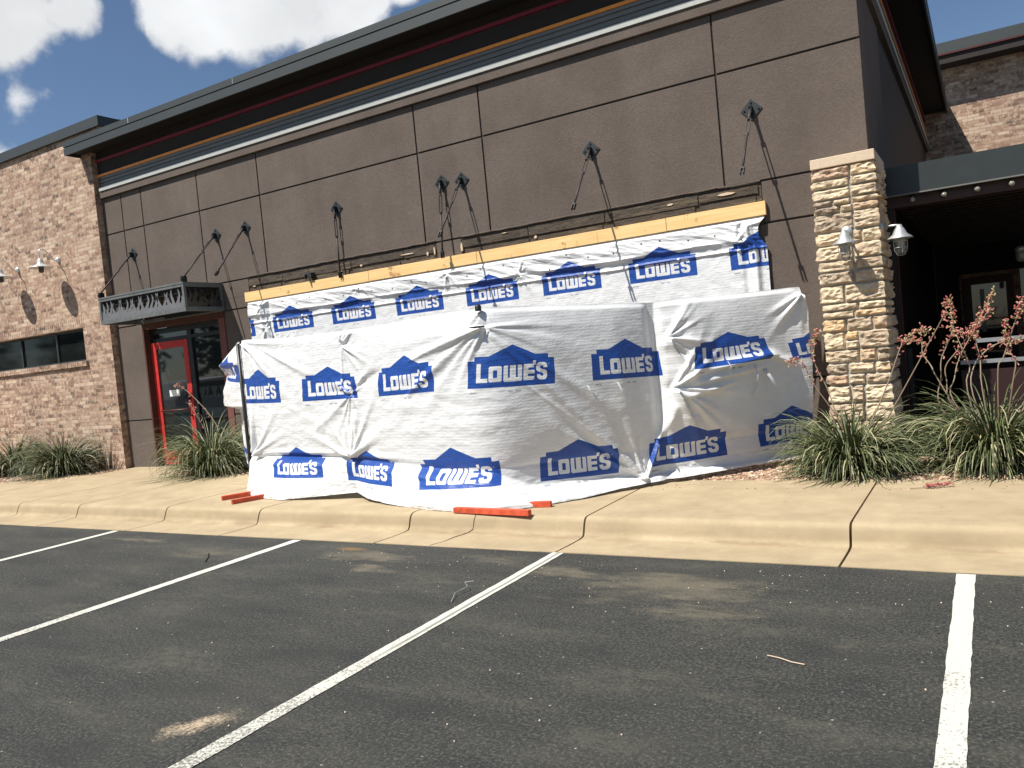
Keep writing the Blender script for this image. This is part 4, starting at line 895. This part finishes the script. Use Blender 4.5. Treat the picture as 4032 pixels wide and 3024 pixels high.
P0, P1, P2 = Vector((-7.85, 6.78, 0)), Vector((-3.97, 6.18, 0)), Vector((-1.66, 8.58, 0)); L1 = (P1 - P0).length; L2 = (P2 - P1).length
def fence_wrap():
    Lt = L1 + L2; ns, nz = 900, 250; s0 = .05
    S, V = np.meshgrid(np.linspace(s0, Lt + .02, ns), np.linspace(0, 1, nz))
    ztop = np.interp(S, [0, .11, 1.14, 2.0, 3.1, 3.9, 3.98, 4.66, 5.6, 5.9, 6.6, 7.15, 7.3], [2.0, 2.01, 1.955, 1.95, 1.965, 1.975, 1.98, 1.945, 1.90, 1.905, 1.915, 1.93, 1.93])
    zbot = np.interp(S, [0, .3, 1, 1.7, 2.0, 2.3, 3, 3.93, 4.6, 5.2, 5.6, 6.3, 7.3], [.175, .156, .156, .20, .22, .185, .153, .153, .16, .185, .19, .20, .215])
    Z = zbot + (ztop - zbot) * V
    flare = np.interp(S, [-.02, .1, .45, 1.0, 1.5, 1.85, 2.0, 2.3, 2.8, 3.4, 3.93, 4.4, 5, 5.6, 6.5, 7.3], [.06, .16, .28, .33, .20, .06, .02, .14, .22, .26, .24, .22, .12, .06, .05, .02])
    # billow between posts
    def bay(a, b, amp, skew=1.0):
        k = np.clip((S - a) / (b - a), 0, 1); return amp * np.sin(np.pi * k ** skew) ** .8 * (S > a) * (S < b)
    env = np.sin(np.pi * np.clip((Z - .5) / 1.45, 0, 1)) ** .6
    sx = np.linspace(-1, 9, 2001); pf = np.interp(sx, [0, .5, 1.3, 1.98, 2.6, 3.3, 3.95, 4.5, 5.2, 5.62, 5.72, 5.95, 6.5, 7.3], [.0, .04, .045, .005, .035, .055, .065, .10, .075, .0, .04, .14, .11, .02])
    kz = np.hanning(31); kz /= kz.sum(); pf = np.convolve(np.pad(pf, 15, 'edge'), kz, 'valid')
    d = .03 + np.interp(S, sx, pf) * env
    # bottom roll and flare
    crease = np.interp(S, [0, 1.9, 2.1, 3.9, 4.3, 7.3], [.60, .58, .56, .46, .30, .26])
    roll = sm(-Z, -crease - .01, -crease + .09); left = 1 - sm(S, 1.9, 3.4)
    d += roll * flare * (.45 + .55 * sm(-Z, -crease + .05, -.16))
    d -= .02 * np.exp(-((Z - crease - .015) / .02) ** 2) * left
    d += .012 * left * np.exp(-((Z - crease - .06) / .03) ** 2)
    # ridge along the low fold that shows a bright strip on the right panel
    hem = np.interp(S, [3.2, 3.9, 5.4, 7.3], [.30, .30, .245, .24]); d += .05 * sm(-Z, -hem - .005, -hem + .02) * sm(S, 3.0, 3.6)
    pins = [(.16, .60, 16, .55, .030, (-10, 95)), (1.98, 1.80, 14, .32, .024, (0, 360)), (2.06, 1.27, 12, .32, .022, (0, 360)), (1.95, .58, 14, .55, .022, (20, 160)),
            (3.97, 1.80, 14, .9, .013, (180, 262)), (3.97, 1.80, 9, .8, .011, (278, 362)), (3.97, 1.97, 5, .3, .006, (200, 340)), (5.70, 1.55, 12, .35, .030, (-70, 60)), (5.72, 1.06, 14, .5, .032, (-70, 60)), (5.38, .21, 14, .75, .026, (60, 150)), (.12, 1.98, 12, .7, .020, (-80, 0)), (7.25, 1.88, 8, .3, .03, (200, 280))]
    for k, (cx, cz, n, R0, amp, arc) in enumerate(pins):
        d += star(S, Z, cx, cz, 70 + k, n, R0, amp, arc); d -= .022 * (.35 if 3.9 < cx < 4.05 else 1) * np.exp(-(np.hypot(S - cx, Z - cz) / .05) ** 2)
    for a, b, w, am in [((.55, 1.85), (1.45, 1.50), .035, .022), ((3.98, 1.75), (5.3, .30), .045, .022), ((3.98, 1.75), (5.2, .85), .05, .016), ((4.15, 1.35), (5.36, .28), .03, .012), ((2.05, .75), (2.1, 1.1), .04, .03),
                        ((2.05, 1.3), (2.6, 1.5), .04, -.03), ((1.4, .9), (2.0, 1.22), .06, .014), ((.9, 1.2), (1.95, .75), .06, .009), ((3.0, 1.55), (3.9, 1.78), .04, .03), ((2.9, 1.2), (3.85, 1.72), .05, .025)]:
        d += seg(S, Z, a, b, w, am)
    # knife fold standing off the right post
    kf = sm(S, 5.62, 5.70) * (1 - sm(S, 5.74, 6.3)); d += kf * (.05 + .07 * vnoise(Z * 6, Z * 0, 33, 3)) * env
    d -= .045 * np.exp(-((S - 5.62) / .06) ** 2)
    # loose folds across the torn emblem
    for (cx, cz, l, am, sl) in [(6.45, 1.23, .38, .07, .10), (6.30, 1.12, .36, .05, .12), (6.95, 1.22, .16, .05, -.4), (6.1, 1.0, .3, .04, .15)]:
        u = (S - cx); vv = Z - cz - sl * u; d += am * np.exp(-(u / l) ** 4) * np.exp(-np.where(vv > 0, (vv / .05) ** 2, (vv / .014) ** 2))
    lowz = 1 - sm(Z, .15, .55)
    rt = sm(S, 3.9, 4.3); d += (.014 - .006 * rt) * vnoise(S * 3, Z * 4, 51, 4, .55) + (.007 - .004 * rt) * vnoise(S * 8, Z * 20, 52, 3, .6) + .040 * lowz * vnoise(S * 3.2 + Z * 5, Z * 15, 53, 4, .6) + .022 * lowz * vnoise(S * 7 - Z * 9, Z * 9, 57, 3, .6)
    d += .02 * (1 - .7 * rt) * np.exp(-((Z - 1.1) / .3) ** 2) * vnoise(S * 2.5 + Z * 1.5, Z * 9, 54, 3)
    d *= 1 - .6 * sm(V, .97, 1.0)
    d = np.maximum(d, .004)
    # positions: offset along a normal that turns smoothly round the corner post
    n1 = np.array([(P1 - P0).y, -(P1 - P0).x]) / L1; n2 = np.array([(P2 - P1).y, -(P2 - P1).x]) / L2
    w = sm(S, L1 - .42, L1 + .45)[..., None]; N_ = n1 * (1 - w) + n2 * w; N_ /= np.linalg.norm(N_, axis=-1, keepdims=True)
    a = np.clip(S, -9, L1); b = np.clip(S - L1, 0, 99)
    base = np.array([P0.x, P0.y]) + np.array([(P1 - P0).x, (P1 - P0).y]) / L1 * a[..., None] + np.array([(P2 - P1).x, (P2 - P1).y]) / L2 * b[..., None]
    kz = np.hanning(101); kz /= kz.sum(); row = base[0]; pad = np.concatenate([row[:1] - (row[1] - row[0]) * np.arange(50, 0, -1)[:, None], row, row[-1:] + (row[-1] - row[-2]) * np.arange(1, 51)[:, None]])
    rs_ = np.stack([np.convolve(pad[:, k], kz, 'valid') for k in (0, 1)], -1); base = np.repeat(rs_[None], base.shape[0], 0)
    XY = base + N_ * d[..., None]
    # bulge of the right hand edge
    XY[..., 0] += .05 * sm(S, 7.0, 7.27) * env
    P = np.stack([XY[..., 0], XY[..., 1], Z + .01 * vnoise(S * 1.5, Z * 0, 77) * V], -1)
    quads = [[(-.04, 1.50), (.83, 1.483), (.822, 1.228), (-.05, 1.24)], [(1.256, 1.475), (2.13, 1.456), (2.165, 1.227), (1.24, 1.224)], [(2.526, 1.472), (3.362, 1.494), (3.346, 1.244), (2.51, 1.230)], [(3.788, 1.498), (4.562, 1.468), (4.544, 1.224), (3.755, 1.249)],
             [(4.93, 1.459), (5.655, 1.427), (5.668, 1.187), (4.922, 1.212)], [(5.959, 1.432), (6.779, 1.452), (6.835, 1.24), (5.927, 1.218)], [(7.052, 1.375), (7.75, 1.44), (7.75, 1.25), (7.092, 1.20)],
             [(.629, .576), (1.50, .585), (1.56, .381), (.75, .380)], [(1.859, .562), (2.606, .546), (2.70, .323), (1.89, .350)], [(2.992, .535), (3.981, .570), (3.99, .355), (3.12, .312)], [(4.359, .556), (5.123, .552), (5.131, .306), (4.35, .325)], [(5.468, .547), (6.28, .575), (6.304, .331), (5.45, .315)], [(6.65, .597), (7.42, .615), (7.40, .40), (6.674, .365)]]
    o = sheet('fence_wrap', S, Z, P, quads)
    tag(o, 'creased white building wrap with two rows of blue emblems tied over the temporary fence', 'building wrap')
    def on(s_, z_, off):
        j = int(round((s_ - s0) / (Lt + .02 - s0) * (S.shape[1] - 1))); i = int(np.argmin(np.abs(Z[:, j] - z_))); n_ = N_[i, j]; return Vector((P[i, j, 0] + n_[0] * off, P[i, j, 1] + n_[1] * off, z_))
    for (sa, za, ln, wd, cx) in [(4.86, 1.175, .10, .016, .02), (5.16, 1.175, .14, .020, .05), (6.62, 1.20, .30, .016, -.05), (6.74, 1.15, .17, .045, .09), (6.30, 1.26, .12, .012, .01)]:
        rb = MB(); K = 9
        for k in range(K + 1):
            q = k / K; c = on(sa, za, .012 + .05 * math.sin(q * 3.0)) + Vector((cx * q * q, -.01 * q, -ln * q)); e = Vector((.7, .7, 0)).normalized() * wd * (1 - .4 * q) * .5; rb.v += [tuple(c - e), tuple(c + e)]
        for k in range(K): rb.f.append([2 * k, 2 * k + 1, 2 * k + 3, 2 * k + 2])
        rb.build('torn_strip', 'lamp_white', o, smooth=True)
    # side sheet going back to the wall from the left post
    ns, nz = 160, 220; A = P0 + Vector((-.05, .03, 0)); B = Vector((-10.02, 8.62, 0)); Ls = (B - A).length
    S, Z = np.meshgrid(np.linspace(0, 1, ns), np.linspace(.16, 2.0, nz))
    bul = np.interp(Z, [.15, .4, .55, .9, 1.15, 1.2, 1.45, 1.6, 1.75, 1.9, 2.01], [.03, .06, .08, .07, .08, .28, .26, .20, .30, .16, .03])
    d = bul * np.sin(np.pi * np.clip(S * 1.0, 0, 1)) ** .6 + .05 * vnoise(S * 5, Z * 6, 91, 4) * np.sin(np.pi * S) + .02 * vnoise(S * 14, Z * 16, 92, 3)
    u = np.array([(B - A).x, (B - A).y]) / Ls; nn = np.array([-u[1], u[0]]); nn = nn if nn[0] < 0 else -nn
    XY = np.array([A.x, A.y]) + S[..., None] * Ls * u + nn * d[..., None]
    P = np.stack([XY[..., 0], XY[..., 1], Z], -1)
    q = [[(.05, .60), (.75, .62), (.75, .40), (.05, .36)], [(.02, 1.72), (.42, 1.76), (.42, 1.56), (.02, 1.50)]]
    o = sheet('side_wrap', S, Z, P, q)
    tag(o, 'bunched white wrap on the left end of the fence, running back to the wall', 'building wrap')
fence_wrap()

def temp_fence():
    t = thing('temporary_fence', 'temporary tube fence under the white wrap, standing on orange steel feet', 'fence', tuple(P0 + Vector((0, 0, .15))))
    for a, b in ((P0, P1), (P1, P2)):
        d = (b - a).normalized(); n = Vector((-d.y, d.x, 0)) * .045; fr = MB(); a2 = a + n + d * .03; b2 = b + n - d * .03
        for z in (.26, 1.15, 1.86): fr.tube([(a2.x, a2.y, z), (b2.x, b2.y, z)], .019, 8)
        m = (a2 + b2) / 2
        for p in (a2, m, b2): fr.tube([(p.x, p.y, .16), (p.x, p.y, 1.88)], .021, 8)
        fr.build('panel_frame', 'galv', t, smooth=True)
    MB().tube([(P0.x - .03, P0.y - .02, .16), (P0.x - .03, P0.y - .02, 1.975)], .022, 10).build('end_post', 'dark_metal', t, smooth=True)  # galvanised post coloured dark, its shade put into the metal
    MB().lathe((P1.x + .0, P1.y - .01, 1.98), [(.001, .03), (.02, .026), (.03, .01), (.03, -.03)], 12).build('post_clamp', 'black', t, smooth=True)
    k = MB(); k.tube([(P1.x - .14, P1.y - .035, 1.80), (P1.x - .07, P1.y - .055, 1.803), (P1.x, P1.y - .07, 1.805), (P1.x + .06, P1.y - .03, 1.803)], .008, 6)
    k.build('tie_wire', 'black', t)
    for p, q in (((-7.80, 6.22), (-7.42, 7.0)), ((-7.40, 6.03), (-7.10, 6.75)), ((-4.245, 5.885), (-3.43, 5.83)), ((-4.2, 6.04), (-3.42, 6.20))):
        MB().bar((*p, .177), (*q, .177), .05, .05).build('foot', 'orange_steel', t, bevel=.003)
temp_fence()

# ------------------------------------------------------------------ red yucca clumps
def yucca(cx, cy, n, Rl, H_, seed, label, stalks=(), z0=.14, pale=0.0):
    t = thing('yucca_clump', label, 'yucca', (cx, cy, z0), 'red yucca clumps along the wall'); rnd = random.Random(seed); V = []; F = []; T = []
    for i in range(n):
        az = rnd.uniform(0, 2 * math.pi); el = math.acos(rnd.uniform(.05, 1) ** 1.0); el = math.pi / 2 - el * .98
        el = R(rnd.triangular(5, 88, 50)); L_ = Rl * rnd.uniform(.6, 1.08) * (.85 + .25 * math.sin(el)); w = rnd.uniform(.0045, .0085); br = rnd.uniform(0, .13)
        p = Vector((cx + br * math.cos(az), cy + br * math.sin(az), z0)); K = 8; e = el; aw = az; droop = rnd.uniform(.5, 2.1) * (1 if rnd.random() < .85 else 1.8); tt = min(1, max(0, rnd.gauss(.45 + pale, .2)))
        if rnd.random() < .10: tt = .97; droop *= 1.5; w *= 1.3
        b = len(V); side = Vector((-math.sin(az), math.cos(az), 0)); roll = rnd.uniform(-.6, .6); tw = rnd.uniform(-.4, .4)
        for k in range(K + 1):
            s = k / K; ww = w * (1 - s ** 2.2) + .0012; d = Vector((math.cos(e) * math.cos(aw), math.cos(e) * math.sin(aw), math.sin(e)))
            up = side.cross(d); sd = side * math.cos(roll) + up * math.sin(roll)
            V += [tuple(p + sd * ww), tuple(p - up * ww * .5), tuple(p - sd * ww)]
            p = p + d * (L_ / K); e -= droop * s * .42 + .02; aw += tw * .06
            if p.z < z0 + .012: p.z = z0 + .012; e = max(e, -.05)
        for k in range(K):
            q = b + k * 3; F += [[q, q + 3, q + 4, q + 1], [q + 1, q + 4, q + 5, q + 2]]; T += [tt, tt]
    me = bpy.data.meshes.new('foliage'); me.from_pydata(V, [], F); me.materials.append(MT['leaf'])
    o = link('foliage', me, t); fattr(o, 'tint', T)
    for si, (pts, lab) in enumerate(stalks):
        yb = cy; ps = [Vector((cx + rnd.uniform(-.05, .05), cy, z0))] + [Vector(p) for p in pts]; sp = []
        for i in range(len(ps) - 1):
            q0, q1, q2, q3 = [ps[min(max(i + k, 0), len(ps) - 1)] for k in (-1, 0, 1, 2)]
            for s in (0, .25, .5, .75): sp.append(.5 * ((2 * q1) + (-q0 + q2) * s + (2 * q0 - 5 * q1 + 4 * q2 - q3) * s * s + (-q0 + 3 * q1 - 3 * q2 + q3) * s ** 3))
        sp.append(ps[-1]); m = MB(); m.tube(sp, [.0070 * (1 - .65 * i / len(sp)) for i in range(len(sp))], 6)
        so_ = m.build('flower_stalk', 'stalk', t, smooth=True); fattr(so_, 'tint', [rnd.random()] * len(so_.data.polygons))
        bl = MB(); bt = []
        for i in range(int(len(sp) * .52), len(sp)):
            dens = 8 if i > len(sp) * .75 else 2
            for _ in range(dens):
                c = sp[i] + Vector((rnd.gauss(0, .017), rnd.gauss(0, .017), rnd.gauss(0, .02))); a = Vector((rnd.gauss(0, 1), rnd.gauss(0, 1), rnd.gauss(0, 1) + .3)).normalized(); ln = rnd.uniform(.020, .036); r = rnd.uniform(.005, .008); f0 = len(bl.f)
                bl.tube([c, c + a * ln * .35, c + a * ln * .8, c + a * ln], [r * .4, r, r * .9, r * .3], 5); v_ = rnd.random() if rnd.random() < .85 else 1.0; bt += [v_] * (len(bl.f) - f0)
                bl.tube([sp[i], c], .0015, 3, False); bt += [1.0] * 3
        if bl.f:
            bo = MB.build(bl, 'blossom', 'blossom', so_)
            if len(bo.data.polygons) == len(bt): fattr(bo, 'tint', bt)
            else: fattr(bo, 'tint', [rnd.random() for _ in bo.data.polygons])
    return t
def up(pl, y, k=1.0, dy=0.0): return [(x * k, y + dy * i, 1.53 + (z - 1.53) * k) for i, (x, z) in enumerate(pl)]
yucca(-10.30, 8.12, 900, 1.12, .95, 31, 'pale arching yucca clump in front of the red door', [([(-10.45, 8.2, .7), (-10.62, 8.2, 1.0), (-10.8, 8.2, 1.25)], ''), ([(-10.3, 8.3, .7), (-10.55, 8.35, 1.05), (-11.1, 8.4, 1.45), (-11.35, 8.4, 1.55)], '')], pale=.12)
yucca(-14.35, 8.15, 900, 1.0, .85, 32, 'dark green yucca clump at the base of the brick wall, beside the stucco corner', [([(-14.7, 8.2, .6), (-15.2, 8.2, .95), (-15.9, 8.2, 1.25)], ''), ([(-14.6, 8.2, .55), (-15.1, 8.2, .8), (-15.9, 8.2, 1.05)], '')], pale=-.12)
yucca(-16.05, 8.2, 700, 1.0, .85, 33, 'yucca clump at the brick wall, at the left edge of the photo', [([(-16.0, 8.2, .6), (-16.3, 8.2, 1.0)], ''), ([(-16.3, 8.1, .6), (-16.9, 8.1, 1.1)], '')])
D1 = [(-0.95, .62), (-.78, .99), (-.71, 1.17), (-.65, 1.30), (-.55, 1.38), (-.46, 1.40)]; D2 = [(-.85, .60), (-.6, 1.02), (-.44, 1.3), (-.32, 1.51), (-.27, 1.64)]; D3 = [(-1.24, .70), (-1.30, .95), (-1.38, 1.15), (-1.40, 1.35), (-1.33, 1.46)]; D4 = [(-1.2, .6), (-1.42, 1.0), (-1.5, 1.2), (-1.62, 1.22)]
yucca(-1.16, 7.86, 1100, .80, .85, 34, 'yucca clump at the foot of the stone pillar with stalks on both sides', [(up(p, 7.75), '') for p in (D1, D2, D3, D4)], pale=.03)
E_ = [[(-.39, .7), (-.38, .98), (-.37, 1.13), (-.31, 1.27), (-.27, 1.38), (-.27, 1.56)], [(-.31, .72), (-.34, .94), (-.34, 1.07), (-.25, 1.19), (-.16, 1.31), (-.04, 1.5), (.04, 1.65)], [(-.3, .77), (-.28, .96), (-.23, 1.14), (-.1, 1.37), (.02, 1.53)],
      [(-.08, .86), (-.08, 1.1), (-.10, 1.25), (-.1, 1.37)], [(.04, .98), (.08, 1.09), (.14, 1.26), (.2, 1.43), (.25, 1.57)], [(-.39, .93), (-.45, 1.08), (-.51, 1.19), (-.52, 1.3), (-.65, 1.32)], [(-.15, .81), (-.13, 1.05), (-.03, 1.18), (.11, 1.25), (.2, 1.24)], [(-.19, .86), (-.16, 1.06), (-.24, 1.33), (-.16, 1.34)], [(.14, .89), (.17, 1.07), (.12, 1.2), (.12, 1.4)], [(.3, .9), (.4, 1.2), (.5, 1.5)]]
yucca(-0.02, 8.10, 1300, .92, 1.0, 35, 'largest yucca clump at the right edge with a thicket of pink flower stalks', [(up(p, 7.98, 1.02, .02), '') for p in E_], pale=.02)
yucca(1.2, 8.0, 500, .85, .9, 36, 'yucca clump beyond the right edge')

# ------------------------------------------------------------------ litter
def litter():
    rnd = random.Random(9)
    t = thing('fallen_flower', 'fallen pink yucca flower spike lying on the sidewalk', 'flower', (-.5, 7.1, .15))
    m = MB(); m.tube([(-.62, 7.05, .160), (-.5, 7.08, .163), (-.36, 7.16, .166)], .004, 5); s = m.build('stem', 'stalk', t); fattr(s, 'tint', [.4] * len(s.data.polygons))
    b = MB()
    for i in range(60):
        k = rnd.random(); c = Vector((-.52 + .18 * k, 7.08 + .09 * k, .165)) + Vector((rnd.gauss(0, .008), rnd.gauss(0, .012), rnd.uniform(0, .016))); a = Vector((rnd.gauss(0, 1), rnd.gauss(0, 1), rnd.random())).normalized() * .02; b.tube([c, c + a * .5, c + a], [.003, .006, .002], 5)
    o = b.build('blossom', 'blossom', t); fattr(o, 'tint', [rnd.uniform(0, .4) for _ in o.data.polygons])
    def twig(name, pts, r, label, mat='cap_stone'):
        o = MB().tube(pts, r, 6).build(name, mat); tag(o, label, 'twig'); return o
    twig('twig', [(-.99, 3.75, .006), (-.93, 3.73, .008), (-.87, 3.70, .007), (-.81, 3.69, .006)], .0026, 'thin straw coloured twig lying on the asphalt between the two nearest bay lines')
    twig('twig', [(-3.02, 4.05, .006), (-3.08, 4.18, .02), (-3.06, 4.30, .03), (-3.10, 4.33, .045), (-3.05, 4.36, .05)], .003, 'pale forked twig on the asphalt beside the long curb end of a bay line', 'galv')
    twig('twig', [(-5.88, 4.45, .006), (-5.85, 4.47, .05), (-5.86, 4.48, .075)], .006, 'short dark twig standing on the second bay line from the left', 'black')
    ico = bmesh.new(); bmesh.ops.create_icosphere(ico, subdivisions=2, radius=.009); me = bpy.data.meshes.new('loose_stone')
    for v in ico.verts: v.co *= 1 + .3 * mnoise.noise(v.co * 90)
    ico.to_mesh(me); ico.free(); me.materials.append(MT['cap_stone'])
    V = []; F = []
    for i in range(110):
        x = rnd.uniform(-5, 1.0); y = rnd.choice([rnd.uniform(1.6, 5.2), rnd.uniform(4.4, 5.2)]); s = rnd.uniform(.18, .5); b = len(V)
        for v in me.vertices: V.append((x + v.co.x * s, y + v.co.y * s, .003 + v.co.z * s))
        for p in me.polygons: F.append([b + k for k in p.vertices])
    m2 = bpy.data.meshes.new('grit'); m2.from_pydata(V, [], F); m2.materials.append(MT['cap_stone']); o = link('loose_grit', m2)
    tag(o, 'pale specks of loose grit scattered over the asphalt', 'grit', kind='stuff')
litter()

# ------------------------------------------------------------------ what the door glass mirrors: a parked car and trees across the lot
def parked_car():
    t = thing('parked_car', 'pale suv parked across the lot, mirrored in the door glass', 'car', (-20.6, 1.2, 0))
    X = -20.6; prof = [(-2.3, .45), (-2.35, .95), (-2.2, 1.12), (-1.35, 1.20), (-.55, 1.66), (.2, 1.72), (1.7, 1.66), (2.25, 1.15), (2.35, .9), (2.32, .42)]
    MB().prism([(u, v) for u, v in prof], lambda u, v, tt: (X + tt, 1.2 + u, v), -.92, .92).build('body', 'car_paint', t, bevel=.06)
    for tt in (-.925, .92): MB().prism([(-1.2, 1.19), (-.5, 1.58), (1.55, 1.58), (1.95, 1.19)], lambda u, v, q: (X + q, 1.2 + u, v), tt, tt + .006).build('side_window', 'glass', t)
    for yy in (-1.45, 1.45):
        for tt in (-.95, .72): w = MB().lathe((X + tt, 1.2 + yy, .36), [(.001, .0), (.34, .0), (.36, .04), (.36, .19), (.34, .23), (.001, .23)], 20, Vector((1, 0, 0))).build('wheel', 'tyre', t, smooth=True)
parked_car()
def trees():
    rnd = random.Random(14)
    for i, (x, y, h, r) in enumerate([(-30, -16, 6.5, 3.2), (-36, -13, 5.5, 3.0), (-42, -9, 6.0, 3.4), (-25, -21, 6.5, 3.4), (-20, -25, 5.6, 3.0), (-48, -4, 6.2, 3.4), (-54, 1, 6, 3.4)]):
        t = thing('shade_tree', 'round green tree across the parking lot, mirrored in the door glass', 'tree', (x, y, 0), 'trees across the parking lot')
        MB().tube([(x, y, 0), (x + .1, y, h * .3), (x, y + .1, h * .6)], [.22, .16, .08], 8).build('trunk', 'bark', t, smooth=True)
        V = []; F = []
        for k in range(900):
            a = Vector((rnd.gauss(0, 1), rnd.gauss(0, 1), rnd.gauss(0, 1))).normalized() * r * rnd.uniform(.5, 1) * (1 + .25 * mnoise.noise(Vector((k * .1, i, 0)))); a.z *= .62; c = Vector((x, y, h * .62)) + a
            u = Vector((rnd.gauss(0, 1), rnd.gauss(0, 1), rnd.gauss(0, 1))).normalized(); w = u.orthogonal().normalized(); s = rnd.uniform(.12, .3); b = len(V)
            V += [tuple(c + u * s), tuple(c + w * s), tuple(c - u * s), tuple(c - w * s)]; F.append([b, b + 1, b + 2, b + 3])
        me = bpy.data.meshes.new('crown'); me.from_pydata(V, [], F); me.materials.append(MT['tree']); link('crown', me, t)
trees()
bpy.context.view_layer.update()
